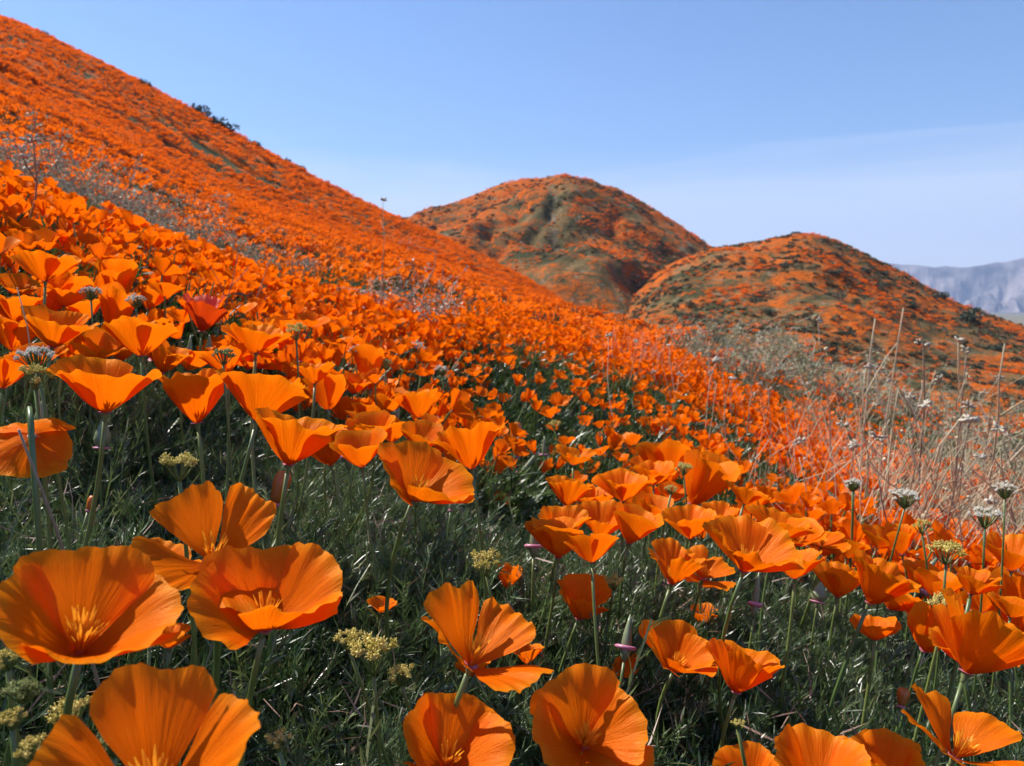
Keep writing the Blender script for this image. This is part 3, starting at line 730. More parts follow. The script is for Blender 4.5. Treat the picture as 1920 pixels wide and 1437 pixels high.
def patch(seed, cell, dens, tufts, mxy=.25, s0=.8, s1=1.5, litter=0):
    """a square of ground cover made of many tufts"""
    rng = rng_(seed); m = MB(); k = max(2, int(round(cell * math.sqrt(dens))))
    for i in range(k):
        for j in range(k):
            p = np.array([(i + rng.random()) / k - .5, (j + rng.random()) / k - .5, 0]) * cell
            t_ = tufts[int(rng.integers(0, len(tufts)))]
            M = npm(Matrix.Rotation(rng.normal(0, mxy), 3, 'X') @ Matrix.Rotation(rng.normal(.08, mxy), 3, 'Y') @ Matrix.Rotation(rng.uniform(0, 6.28), 3, 'Z')) * rng.uniform(s0, s1)
            n0 = m.n; V = np.concatenate(t_.v) @ M.T + p
            m.v.append(V); m.f += [tuple(q + n0 for q in f) for f in t_.f]; m.m += t_.m; m.a.append(np.concatenate(t_.a)); m.n += len(V)
    for i in range(litter):
        a_ = rng.uniform(0, 6.28); dd = np.array([math.cos(a_), math.sin(a_), rng.uniform(-.1, 1.3)])
        strip(m, np.array([rng.uniform(-.5, .5) * cell, rng.uniform(-.5, .5) * cell, rng.uniform(.01, .07)]), dd, np.cross(dd, rng.normal(0, 1, 3)), rng.uniform(.012, .045), rng.uniform(.0008, .0016), rng.uniform(-.3, .3), 1)
    return m
def lay(rng, cell, r0, r1, keep=None, p0=-330, p1=2250):
    """patches laid edge to edge over the sector, following the slope"""
    g_ = np.arange(-r1, r1, cell); gx, gy = np.meshgrid(g_, np.arange(0, r1 + cell, cell)); gx, gy = gx.ravel(), gy.ravel()
    r = np.hypot(gx, gy); az = np.arctan2(gx, gy)
    k = (r > r0) & (r < r1) & (az > math.atan((p0 - 960) / FPX)) & (az < math.atan((p1 - 960) / FPX))
    if keep is not None: k &= keep(gx, gy)
    x, y = gx[k] + rng.normal(0, cell * .06, k.sum()), gy[k] + rng.normal(0, cell * .06, k.sum())
    e = cell * .4; dx, dy = (zg(x + e, y) - zg(x - e, y)) / (2 * e), (zg(x, y + e) - zg(x, y - e)) / (2 * e)
    rots = []
    for a_, b_ in zip(dx, dy):
        n_ = Vector((-a_, -b_, 1)).normalized()
        rots.append((Vector((0, 0, 1)).rotation_difference(n_).to_matrix() @ Matrix.Rotation(int(rng.integers(0, 4)) * PI / 2 + rng.normal(0, .1), 3, 'Z')).to_euler())
    return np.stack([x, y, zg(x, y)], 1), np.array(rots), rng.uniform(.92, 1.18, len(x))
near_src = source("feathery_leaf_patch", [patch(500 + i, .13, 2400, [tuft(100 + j) for j in range(8)], s0=.75, s1=1.6, litter=40) for i in range(6)], [M_LEAF, M_LITTER])
rng = rng_(5)
scatter("feathery_foliage", *lay(rng, .13, .1, 1.55), near_src, 6, "dense grey green feathery poppy foliage under the near blooms", 6)
wsrc = source("weed_tuft", [tuft(260 + i, 5, 16, .0011, .012, .095, 1.4) for i in range(5)], M_WEED)
n = 420; x, y = sector(rng, n, .3, 1.5); k = rng.random(n) < .08 + .92 * sstep(.5, .6, fbm(x * 4, y * 4, 91, 3)); x, y = x[k], y[k]; n = len(x)
scatter("weeds", np.stack([x, y, zg(x, y)], 1), np.stack([rng.normal(0, .15, n), rng.normal(0, .15, n), rng.uniform(0, 6.28, n)], 1), rng.uniform(.7, 1.3, n), wsrc, 5, "sparse light green weeds poking through the feathery foliage", 12)
mid_src = source("field_leaf_patch", [patch(520 + i, .4, 420, [tuft(200 + j, 10, 9, .0024, .022, .10) for j in range(6)], .2, .9, 1.6) for i in range(5)], M_LEAF2)
scatter("field_foliage", *lay(rng, .4, 1.45, 9), mid_src, 5, "green leaves under the dense drift of poppies", 7)

# ------------------------------------------------------------------ the field of poppies
def field_poppy(seed, ns=5, nw=6, stem=True, size=.026, sides=4):
    rng = rng_(seed); m = MB(); th = rng.uniform(28, 54) if seed % 5 else 14; L = size * rng.uniform(.8, 1.2); ph = rng.uniform(0, 1.5); H = .15
    M = npm(frame((rng.normal(0, .25), rng.normal(0, .25), 1), (1, 0, 0)))
    for k in range(4):
        V, F, at = petal_geo(L, th + rng.normal(0, 9), ph + k * PI / 2, rng, ns, nw, 53, 1.03 if k % 2 == 0 else .95, 1.3, 18)
        m.add(V @ M.T + np.array([0, 0, H]), F, 0, at)
    if stem:
        m.add(*(lambda q: (q[0], q[1], 1, q[2]))(tube(bez((rng.normal(0, .03), rng.normal(0, .03), 0), (0, 0, H * .6), (0, 0, H), 5), .0013, sides, False)))
    return m
START = ([-300, 0, 240, 480, 620, 720, 850, 960, 1200, 1330, 1440, 1680, 1920, 2200], [.85, .98, 1.08, 1.14, 1.12, 1.12, 1.2, 1.5, 1.65, 1.4, 1.2, 1.08, 1.0, .95])
def coverage(x, y):
    """how thickly poppies stand at a place of the field, 0 to 1"""
    px = pxof(x, y); d = y
    st = np.interp(px, *START)
    c = sstep(st * .96, st * 1.12, d)
    gap = .42 - .22 * (px > 880); c = c * (gap + (1 - gap) * sstep(.40, .54, fbm(np.asarray(x) * 1.7 + 3, np.asarray(y) * .9, 51, 3)))
    c = c * (1 - .8 * np.exp(-(((px - 260) / 120) ** 2 + ((d - 1.12) / .16) ** 2)))      # green hollow
    c = c * (1 - .75 * np.exp(-(((px - 1650) / 260) ** 2 + ((d - 6.5) / 2.2) ** 2)))     # under the sage
    c = c * (1 - .55 * sstep(1480, 1750, px) * sstep(1.3, 2.0, d) * .6)
    c = c * (1 - .4 * sstep(1150, 1350, px) * sstep(3.2, 4.5, d))
    c = c * (1 - .85 * (1 - sstep(750, 1100, px)) * sstep(2.9, 3.6, d))
    return c
rng = rng_(77)
n = int(area(.8, 9) * 1150); x, y = sector(rng, n, .8, 9)
keep = rng.random(n) < coverage(x, y); x, y = x[keep], y[keep]
d_ = np.hypot(x, y); px = pxof(x, y)
order = np.argsort(d_); x, y, d_, px = x[order], y[order], d_[order], px[order]
hfac = rng.uniform(.5, 1.35, len(x)); sc_ = rng.uniform(.85, 1.38, len(x))
rot = np.stack([rng.normal(0, .34, len(x)), rng.normal(.15, .36, len(x)), rng.uniform(0, 6.28, len(x))], 1)
inview = (px > 5) & (px < 1915) & (np.abs(d_) > .9)
zb = ztop(x, y) - .04
idx = np.where(inview)[0][:150]
REG = [(-1e9, 400, "small orange poppy in the crowded drift below the pale dry brush"), (400, 800, "small orange poppy in the drift between the red bloom and the grey twigs"),
       (800, 1250, "small orange poppy bordering the dark green hollow behind the near clump"), (1250, 1e9, "small orange poppy among dry stalks behind the near clump, right half")]
protos = []
for k in range(10):
    rg = rng_(900 + k); L = .027 * rg.uniform(.92, 1.1); th = rg.uniform(28, 52) if k % 5 else 15; ph = rg.uniform(0, 1.5); H = .15
    M = npm(frame((rg.normal(0, .2), rg.normal(0, .2), 1), (1, 0, 0)))
    ps = []
    for j in range(4):
        V, F, at = petal_geo(L, th + rg.normal(0, 8), ph + j * PI / 2, rg, 8, 9, 53, 1.03 if j % 2 == 0 else .95, 1.2, 18)
        ps.append(MB().add(V @ M.T + np.array([0, 0, H]), F, 0, at).mesh("petal", M_PETALF))
    rc = receptacle_geo(L, 7); rcm = MB().add(rc[0] @ M.T + np.array([0, 0, H]), rc[1], 0, rc[2]).mesh("receptacle", M_REC)
    tb = tube(bez((rg.normal(0, .02), rg.normal(0, .02), 0), (0, 0, H * .6), np.array([0, 0, H]) - M[:, 2] * L * .12, 6), .0013, 5, False)
    protos.append((ps, rcm, MB().add(tb[0], tb[1], 0, tb[2]).mesh("stem", M_STEM)))
for i in idx:
    root = bpy.data.objects.new("poppy", None); COL.objects.link(root); root.empty_display_size = .02
    s_ = sc_[i]; hg = max(.1, (zb[i] - g1(x[i], y[i])) * hfac[i])
    root.location = (x[i], y[i], zb[i] + (hfac[i] - 1) * .12 - .15 * s_)
    root.rotation_euler = rot[i] * np.array([.8, .8, 1]); root.scale = (s_,) * 3
    lab = next(t_ for a, b, t_ in REG if a <= px[i] < b)
    tag(root, lab, "poppy", lab.replace("small orange poppy", "small poppies"))
    ps, rcm, stm = protos[int(rng.integers(0, 10))]
    for p_ in ps: link("petal", p_, root)
    link("receptacle", rcm, root); link("stem", stm, root)
rest = np.setdiff1d(np.arange(len(x)), idx)
fsrc = source("field_poppy", [field_poppy(300 + i) for i in range(10)], [M_PETALF, M_STEM])
scatter("poppy_field", np.stack([x, y, zb + (hfac - 1) * .12 - .15 * sc_], 1)[rest], rot[rest], sc_[rest], fsrc, 10, "dense drift of small orange poppies covering the slope", 8)

# farther bloom: tussocks of many flower heads
def clump(seed, n=26, rad=.17):
    rng = rng_(seed); m = MB()
    for i in range(n):
        a, q = rng.uniform(0, 6.28), rad * math.sqrt(rng.random()); c = np.array([q * math.cos(a), q * math.sin(a), .10 + .09 * rng.random() * (1 - q / rad * .5)])
        r = rng.uniform(.024, .036); hh = r * rng.uniform(.5, 1.0); k = 5
        an = np.linspace(0, 6.28, k, endpoint=False) + rng.uniform(0, 1); tl = rng.normal(0, .3, 2)
        rim = np.stack([r * np.cos(an), r * np.sin(an), hh + r * (np.cos(an) * tl[0] + np.sin(an) * tl[1]) + rng.normal(0, .004, k)], 1) + c
        m.add(np.concatenate([[c], rim]), [(0, 1 + j, 1 + (j + 1) % k) for j in range(k)], 0, np.array([[.2, .5]] + [[.8, .5]] * k))
    for i in range(12):
        a, q = rng.uniform(0, 6.28), rad * math.sqrt(rng.random()) * 1.05
        strip(m, np.array([q * math.cos(a), q * math.sin(a), 0]), np.array([rng.normal(0, .3), rng.normal(0, .3), 1]), rng.normal(0, 1, 3) * .5, .13, .016, .1, 1)
    return m
csrc = source("poppy_tussock", [clump(400 + i) for i in range(8)], [M_PETALH, M_HERB])
rng = rng_(88)
def tuss(r0, r1, dens, s0, s1, p1, seed):
    n = int(area(r0, r1, -330, p1) * dens); x, y = sector(rng, n, r0, r1, -330, p1)
    k = rng.random(n) < hillcover(x, y); x, y = x[k], y[k]; n = len(x)
    return np.stack([x, y, zg(x, y) + .02], 1), np.stack([rng.normal(0, .2, n), rng.normal(.3, .2, n), rng.uniform(0, 6.28, n)], 1), rng.uniform(s0, s1, n)
def tuss_r(r0, r1, dens, s0, s1, p0, p1):
    n = int(area(r0, r1, p0, p1) * dens); x, y = sector(rng, n, r0, r1, p0, p1); k = rng.random(n) < hillcover(x, y); x, y = x[k], y[k]; n = len(x)
    return np.stack([x, y, zg(x, y) + .02], 1), np.stack([rng.normal(0, .2, n), rng.normal(0, .2, n), rng.uniform(0, 6.28, n)], 1), rng.uniform(s0, s1, n)
parts = [tuss_r(16, 230, .9, 1.6, 3.4, 1250, 2150), tuss(7.5, 17, 26, .8, 1.3, 2000, 1), tuss(16, 42, 13, .9, 1.4, 1300, 2), tuss(40, 88, 5.5, 1.2, 1.9, 1250, 3), tuss(84, 172, 2.6, 1.7, 2.7, 1250, 4)]
scatter("hillside_bloom", *(np.concatenate([p[i] for p in parts]) for i in range(3)), csrc, 8, "solid orange bloom on the big hillside, too dense to count", 9)
hsrc = source("herb_tussock", [tuft(450 + i, 14, 6, .012, .08, .22) for i in range(5)], M_HERB)
n = int(area(4, 45, -330, 2000) * 5); x, y = sector(rng, n, 4, 45, -330, 2000); k = rng.random(n) < (1.05 - hillcover(x, y)); x, y = x[k], y[k]; n = len(x)
scatter("green_herbs", np.stack([x, y, zg(x, y)], 1), np.stack([rng.normal(0, .2, n), rng.normal(0, .2, n), rng.uniform(0, 6.28, n)], 1), rng.uniform(.6, 1.2, n), hsrc, 5, "low green herbs in gaps of the bloom", 10)

# ------------------------------------------------------------------ umbels, pods, buds
def at_px(px, py, d): return np.array(ray(px, py) * d)
def near_depth(px, py, h=.13): return depth_for(px, min(py, 1430), h) or .9
def root_at(name, foot, label, cat, group=None):
    o = bpy.data.objects.new(name, None); COL.objects.link(o); o.location = foot; o.empty_display_size = .02
    return tag(o, label, cat, group)
def umbellet(seed, spiky):
    rng = rng_(seed); m = MB(); V, F = blob(.55); m.add(V, F, 0, np.full((12, 2), .2))
    for i in range(36):
        d = rng.normal(0, 1, 3); d[2] = abs(d[2]) * 1.1 - .25; d /= np.linalg.norm(d)
        V, F = blob(rng.uniform(.12, .21)); q = npm(frame(d, (1, .2, .3)))
        V = V * (np.array([.6, .6, 1.9]) if spiky else np.array([1, 1, .8])); m.add(V @ q.T + d * rng.uniform(.5, 1.05), F, 0, np.full((12, 2), rng.uniform(.5, 1)))
    return m
UY = [umbellet(600 + i, True).mesh("umbellet", M_YEL) for i in range(3)]
t = NT("green_floret"); M_GRF = t.leafy(t.mix(t.rand(), (.22, .27, .07), (.36, .38, .12)), .25, .03, .5)
UG = [umbellet(610 + i, False).mesh("umbellet", M_GRF) for i in range(3)]
UW = [umbellet(620 + i, False).mesh("umbellet", M_WHI) for i in range(3)]
def umbel(px, py, Wp, typ, seed, label, d=None, loose=1.0, stems=1):
    rng = rng_(seed); d = d or min(near_depth(px, py, .14 if py > 990 else .22), 4); c = at_px(px, py, d); R = Wp * d / FPX / 2
    foot = np.array([c[0] + rng.normal(0, .02), c[1] + abs(rng.normal(0, .02)), 0]); foot[2] = g1(foot[0], foot[1]) - .004
    c[2] = max(c[2], foot[2] + .05)
    root = root_at("umbel_plant", foot, label, "wildflower", "umbel wildflowers among the poppies")
    hub = c - np.array([0, 0, R * .9])
    tb = tube(bez((0, 0, 0), (hub - foot) * .5 + np.array([rng.normal(0, .01), 0, 0]), hub - foot, 8), .0011 + .0006 * (d > 1), 6)
    link("stem", MB().add(tb[0], tb[1], 0, tb[2]).mesh("stem", M_STEM), root)
    n = {'y': 11, 'g': 14, 'w': 26}[typ]; src = {'y': UY, 'g': UG, 'w': UW}[typ]
    for i in range(n):
        q = math.sqrt((i + .5) / n); a = i * 2.4 + rng.normal(0, .2)
        p = c + np.array([math.cos(a) * q * R * .85, math.sin(a) * q * R * .85, R * .35 * (1 - q * q) + rng.normal(0, .10 * R * loose) - .1 * R])
        u = link("umbellet", src[i % 3], root); u['kind'] = 'stuff'
        u.location = p - foot; u.scale = (R * {'y': .24, 'g': .24, 'w': .15}[typ] * rng.uniform(.8, 1.15),) * 3
        u.rotation_euler = (rng.normal(0, .3), rng.normal(0, .3), rng.uniform(0, 6))
        tb = tube([hub - foot, (hub + p) / 2 - foot + np.array([0, 0, -R * .1]), p - foot], .0005 + .0003 * (d > 1), 4, False)
        link("flower_stalk", MB().add(tb[0], tb[1], 0, tb[2]).mesh("flower_stalk", M_STEM), root)
for k, a in enumerate([
 (65, 700, 60, 'y', "yellow green umbel beneath the white one near the left border"), (68, 665, 62, 'w', "white umbel beside the poppy cut by the left border"),
 (555, 618, 46, 'y', "small yellow umbel standing right of the red orange poppy"), (418, 665, 42, 'g', "rounded green umbel between the cups under the red orange poppy"),
 (335, 868, 72, 'y', "yellow umbel in shade under the narrow deep poppy cup"), (912, 1052, 66, 'y', "yellow umbel alone in dark foliage left of the pink collared seed pod"),
 (700, 1225, 95, 'y', "larger yellow wildflower cluster left of the windblown poppy"), (752, 1262, 55, 'y', "smaller yellow cluster touching the windblown poppy's left side"),
 (14, 1232, 48, 'y', "yellow umbel cut by the left border below the hugest poppy"), (1282, 876, 36, 'y', "little yellow umbel left of the barrel shaped poppy"),
 (1258, 916, 26, 'y', "tiny bright yellow umbel on the clump's rim over dark needles"), (1775, 1030, 58, 'y', "upper yellow umbel of two near the right border"),
 (1770, 1135, 52, 'y', "lower yellow umbel of two near the right border"), (1697, 928, 54, 'w', "left one of two white umbels among the dry stalks"),
 (1848, 963, 56, 'w', "right one of two white umbels above the poppy cut by the right border"), (722, 680, 30, 'g', "round green umbel in the field above the funnel shaped poppy"),
 (828, 692, 30, 'w', "whitish umbel in the field right of the round green one"), (668, 655, 32, 'w', "whitish umbel in the field left of the round green one"),
 (780, 650, 40, 'w', "flat whitish umbel in the field under the branched grey twigs"), (1040, 795, 26, 'y', "pale yellow cluster in the dark hollow behind the clump"),
 (170, 545, 38, 'w', "whitish umbel right of the upright clear poppy"), (522, 1385, 50, 'y', "faint yellow umbel right of the parted poppy at the bottom border"),
 (62, 1400, 55, 'y', "yellow cluster low in the bottom left corner"), (22, 1345, 44, 'y', "pale yellow cluster above the corner one at the left border"),
 (128, 1335, 72, 'y', "loose yellow green cluster left of the parted poppy at the bottom"), (212, 1392, 58, 'g', "greenish cluster peeking out behind the parted poppy's left petal"),
 (40, 1292, 52, 'g', "green budded cluster between the hugest poppy and the corner"), (655, 1195, 60, 'y', "yellow cluster just above the larger one left of the windblown poppy"),
 (1600, 905, 34, 'w', "small whitish umbel left of the pair among the dry stalks"), (1885, 915, 40, 'w', "whitish umbel highest at the right border among the stalks"), (1730, 985, 34, 'y', "little yellow umbel between the white pair"),
 (255, 560, 36, 'w', "whitish umbel above the cup left of the red orange poppy"), (1150, 1090, 40, 'y', "yellow sprig right of the smooth small cup"), (372, 1115, 48, 'g', "green budded cluster between the hugest poppy and the wide open one"), (1384, 1356, 26, 'y', "tiny yellow sprig low in foliage right of the face on poppy")]):
    umbel(a[0], a[1], a[2], a[3], 700 + k, a[4], d={(1697, 928): 1.0, (1848, 963): .92, (1775, 1030): .78, (1770, 1135): .66, (1600, 905): 1.1, (1730, 985): .95, (1885, 915): 1.0, (1282, 876): .95, (1258, 916): .86, (555, 618): .8, (418, 665): .72}.get((a[0], a[1])), loose=2.2 if a[2] > 64 else 1)

def pod(bx, by, tx, ty, Wp, kind, seed, label, d=None):
    """seed pod or bud: base and tip in the photo, Wp its thickness"""
    rng = rng_(seed); d = d or near_depth(bx, by, .11); b = at_px(bx, by, d); tp = at_px(tx, ty, d); H = np.linalg.norm(tp - b); r = Wp * d / FPX / 2
    ax = (tp - b) / H; M = npm(frame(ax, (0, -1, .1)))
    foot = np.array([b[0] - ax[0] * .03 + rng.normal(0, .008), b[1] + .01, 0]); foot[2] = g1(foot[0], foot[1]) - .004
    nm = {'pod': "seed_pod", 'bud': "poppy_bud", 'furl': "poppy_bud"}[kind]
    root = root_at(nm, foot, label, "seed pod" if kind == 'pod' else "flower bud", "seed pods and buds of the poppies")
    def L(prof, nm, mt):
        V, F, at = lathe(prof, 12); link(nm, MB().add(V @ M.T + b - foot, F, 0, at).mesh(nm, mt), root)
    if kind == 'pod':
        L([(0, 0), (r * .25, 0), (r * .55, H * .12), (r * .8, H * .26), (r * .7, H * .28), (0, H * .285)], "receptacle", M_POD)
        L([(r * .6, H * .235), (r * 1.05, H * .245), (r * 1.3, H * .275), (r * 1.28, H * .32), (r * 1.0, H * .335), (r * .6, H * .30)], "collar", M_PINK)
        L([(r * .5, H * .285), (r * .62, H * .38), (r * .5, H * .6), (r * .28, H * .82), (r * .08, H), (0, H)], "pod", M_POD)
    elif kind == 'bud':
        L([(0, 0), (r * .4, H * .03), (r * .85, H * .15), (r, H * .32), (r * .8, H * .55), (r * .42, H * .78), (r * .1, H), (0, H)], "hood", M_POD)
        L([(0, -H * .04), (r * .5, -H * .03), (r * 1.05, H * .02), (r * .9, H * .06), (r * .3, H * .05)], "collar", M_PINK)
    else:
        L([(0, 0), (r * .5, H * .02), (r * .7, H * .2), (r, H * .55), (r * 1.02, H * .8), (r * .75, H * .97), (r * .2, H), (0, H * .95)], "furled_petals", M_BUD)
        L([(0, -H * .1), (r * .4, -H * .09), (r * .75, H * .0), (r * .7, H * .04), (r * .3, H * .03)], "collar", M_PINK)
    e = b - ax * .001
    tb = tube(bez(foot - foot, e - foot - ax * np.linalg.norm(e - foot) * .4, e - foot, 8), .0011, 6)
    link("stem", MB().add(tb[0], tb[1], 0, tb[2]).mesh("stem", M_STEM), root)
for k, a in enumerate([
 (1000, 1046, 1003, 972, 27, 'pod', "pale green seed pod with pink collar left of the smooth small cup"), (1170, 1240, 1182, 1152, 30, 'pod', "seed pod with the thickest pink collar, over dark foliage"),
 (1413, 1160, 1424, 1068, 20, 'pod', "slender seed pod with whitish ring under the widest ruffled bowl"), (655, 882, 648, 792, 24, 'pod', "dark green pointed pod right of the fan petalled cup"),
 (962, 912, 1012, 842, 18, 'pod', "slanting slender pod right of the lone ruffled bowl"), (1019, 868, 1021, 818, 14, 'pod', "upright slim pod behind the slanting one"),
 (190, 842, 195, 782, 26, 'bud', "fat green bud beneath the broad cup on a pale stem"), (514, 945, 536, 884, 30, 'furl', "furled orange bud under the fan petalled cup"),
 (352, 690, 358, 628, 12, 'bud', "slim green bud left of the red orange poppy's stem"), (390, 676, 393, 628, 14, 'bud', "dark green bud right of the red orange poppy's stem"),
 (1700, 1122, 1757, 1046, 32, 'pod', "large slanting green pod against the pleated poppy"), (1846, 1112, 1850, 1058, 18, 'bud', "dark green spike like bud left of the right border"),
 (1533, 1130, 1540, 1092, 26, 'bud', "pale fat bud under the shaded poppy behind the pleated one"), (1302, 908, 1310, 852, 26, 'furl', "furled orange bud next to the barrel shaped poppy"),
 (1226, 936, 1229, 908, 12, 'pod', "small dark pod under the tiny bright yellow umbel"), (708, 748, 720, 704, 20, 'furl', "brownish furled bud left of the funnel shaped poppy"),
 (738, 795, 748, 752, 16, 'bud', "pale pointed bud beneath the funnel shaped poppy"), (166, 958, 176, 930, 14, 'furl', "small pink brown bud right of the nodding poppy"),
 (968, 858, 968, 792, 22, 'furl', "upright furled orange bud behind the lone ruffled bowl"), (845, 958, 850, 925, 10, 'bud', "tiny bud below the lone ruffled bowl's right side"),
 (1095, 905, 1098, 862, 12, 'pod', "thin pod among the poppies on the clump's rim"), (76, 800, 82, 745, 20, 'bud', "dark green bud under the yellow green umbel at left"),
 (1690, 1325, 1696, 1290, 18, 'furl', "withered tan bud low in foliage left of the two petalled corner poppy"), (505, 800, 512, 760, 12, 'bud', "small bud squeezed under the turned away poppy")]):
    pod(*a[:6], 760 + k, a[6])

# ------------------------------------------------------------------ dry stalks, twigs and brush
def bracts(rng, n, R, c, size):
    m = MB()
    for i in range(n):
        d = rng.normal(0, 1, 3); d[2] = abs(d[2]) - .2; d /= np.linalg.norm(d)
        V, F = blob(size * rng.uniform(.6, 1.2)); q = npm(frame(d, (1, .3, .1)))
        m.add((V * np.array([.5, .5, 1.3])) @ q.T + c + d * R * rng.uniform(.3, 1), F)
    return m
def stalk(foot, tip, r, seed, label, group=None, head=0, nb=0, mat=None, name="dry_stalk", wig=.06, cat="stalk"):
    rng = rng_(seed); foot, tip = np.array(foot, float), np.array(tip, float); ln = np.linalg.norm(tip - foot)
    root = root_at(name, foot, label, cat, group); mt = mat or M_DRY
    k = 9; q = np.linspace(0, 1, k)[:, None]; P = (tip - foot) * q
    off = np.cumsum(rng.normal(0, wig * ln / k, (k, 3)), 0); off -= off[-1] * q; P = P + off * np.array([1, 1, .3]) + np.array([1, 0, 0]) * rng.normal(0, .05) * ln * np.sin(q * PI)
    tb = tube(P, np.linspace(r, r * .45, k), 6); link("stem", MB().add(tb[0], tb[1], 0, tb[2]).mesh("stem", mt), root)
    tips = [P[-1]]
    for b in range(nb):
        i = int(rng.integers(3, k - 1)); dv = (P[i] - P[i - 1]); dv = dv / np.linalg.norm(dv) + np.array([rng.choice([-1, 1]) * rng.uniform(.4, .9), rng.normal(0, .4), rng.uniform(-.1, .3)])
        e = P[i] + dv / np.linalg.norm(dv) * ln * rng.uniform(.12, .32)
        tb = tube(bez(P[i], (P[i] + e) / 2 + rng.normal(0, .02 * ln, 3), e, 5), np.linspace(r * .6, r * .3, 5), 5); link("branch", MB().add(tb[0], tb[1], 0, tb[2]).mesh("branch", mt), root); tips.append(e)
    if head:
        for tpt in tips[:1 + (head > 1) * 3]:
            o = link("seed_head", bracts(rng, 9, head_r * (1 if head > 1 else .7), tpt, head_r * .38).mesh("seed_head", M_BRACT), root); o['kind'] = 'stuff'
    return root
head_r = .018
def stalk_px(bx, tx, ty, d, r, seed, label, group=None, **k):
    tp = at_px(tx, ty, d); u = (bx - 960) / FPX; y = d * CP; foot = np.array([u * y, y, 0]); foot[2] = g1(foot[0], foot[1]) - .01
    return stalk(foot, tp, r, seed, label, group, **k)
G_ST = "dry stalks rising over the field on the slope's lower end"
for k, (bx, tx, ty, d, r, hd, nb, lb) in enumerate([
 (1590, 1534, 604, 2.4, .0026, 1, 0, "thin dark stalk with a pale round head, leftmost of the tall ones"), (1600, 1641, 598, 2.3, .0036, 0, 0, "tan stalk bending right with a bare hooked tip"),
 (1640, 1694, 578, 2.4, .0034, 0, 0, "tallest bare tan stalk, its tip reaching above all the others"), (1730, 1731, 648, 2.1, .0036, 2, 0, "dark upright stalk with a clustered grey seed head"),
 (1635, 1638, 688, 2.0, .003, 2, 1, "stalk bearing two pale seed heads low among the others"), (1800, 1813, 660, 2.1, .003, 1, 0, "thin dark stalk with a ragged star like head"),
 (1765, 1797, 640, 2.2, .0032, 1, 1, "pale kinked stalk leaning right with a beaded tip"), (1845, 1884, 645, 2.0, .0036, 0, 2, "forked tan stalk near the right border"),
 (1290, 1255, 650, 3.6, .003, 1, 1, "short pale stalk with grey head at the field's edge below the hills"), (1345, 1330, 640, 3.8, .003, 0, 2, "forked pale stalk rising left of the grey sage"),
 (1450, 1442, 825, 1.7, .0018, 0, 0, "green brown stalk standing alone right of the barrel shaped poppy"), (700, 718, 376, 3.2, .0022, 1, 1, "lone thin sprig rising against the sky at the ridge's low end"),
 (400, 448, 462, 1.5, .0016, 0, 2, "dark bent twig rising from the red orange poppy toward the drift"), (420, 520, 455, 1.7, .0014, 0, 1, "thin arching twig over the drift right of the red bloom"),
 (20, 62, 265, 1.7, .003, 2, 1, "dark stalk with grey clustered heads at the upper left over the pale brush"), (0, 32, 540, .75, .0009, 0, 0, "thin dry stem leaning across the poppies at the left border")]):
    stalk_px(bx, tx, ty, d, r, 800 + k, lb, G_ST if bx > 1200 else None, head=hd, nb=nb, mat=M_TWIG if 'dark' in lb else None, name="twig" if 'twig' in lb else "dry_stalk", cat="twig" if 'twig' in lb else "stalk")
stalk([*(at_px(195, 1030, .5)[:2]), g1(*at_px(195, 1030, .5)[:2])], at_px(35, 806, .40), .0012, 830, "grey twig crossing in front of the nodding poppy", mat=M_TWIG, name="twig", wig=.04, cat="twig")
rng = rng_(41)
G_TH = "tan stalks of the dry thicket near the right border"
for k in range(120):
    d = rng.uniform(1.35, 3.3); tx = 1925 - abs(rng.normal(0, 210)); ty = rng.uniform(690, 900) - (d < 1.8) * -60
    stalk_px(tx + rng.normal(-10, 90), tx, ty, d, rng.uniform(.0012, .0027), 900 + k, "dry tan stalk in the tangled thicket near the right border", G_TH, head=int(rng.random() < .22), nb=int(rng.integers(0, 3)), mat=M_TWIG if rng.random() < .3 else None, wig=.2)
G_FE = "thin dry stalks in the field below the low hill"
for k in range(26):
    d = rng.uniform(2.2, 4.2); tx = rng.uniform(1130, 1520); ty = 620 + (tx - 1130) * .22 + rng.uniform(0, 60)
    stalk_px(tx + rng.normal(0, 40), tx, ty, d, rng.uniform(.0014, .0022), 1000 + k, "thin dry stalk in the poppies below the low hill", G_FE, head=int(rng.random() < .4), nb=int(rng.integers(0, 2)))
for k in range(14):
    px_ = rng.uniform(60, 1850); py_ = rng.uniform(960, 1380); d = near_depth(px_, py_, .05)
    tp = at_px(px_ + rng.normal(0, 40), py_ - rng.uniform(40, 120), d * .97)
    b = at_px(px_, py_, d); stalk([b[0], b[1], g1(b[0], b[1])], tp, .0007, 1040 + k, "short thin dead stem in the near foliage", "dead stems in the near foliage", mat=M_TWIG if k % 2 else None, nb=k % 3)

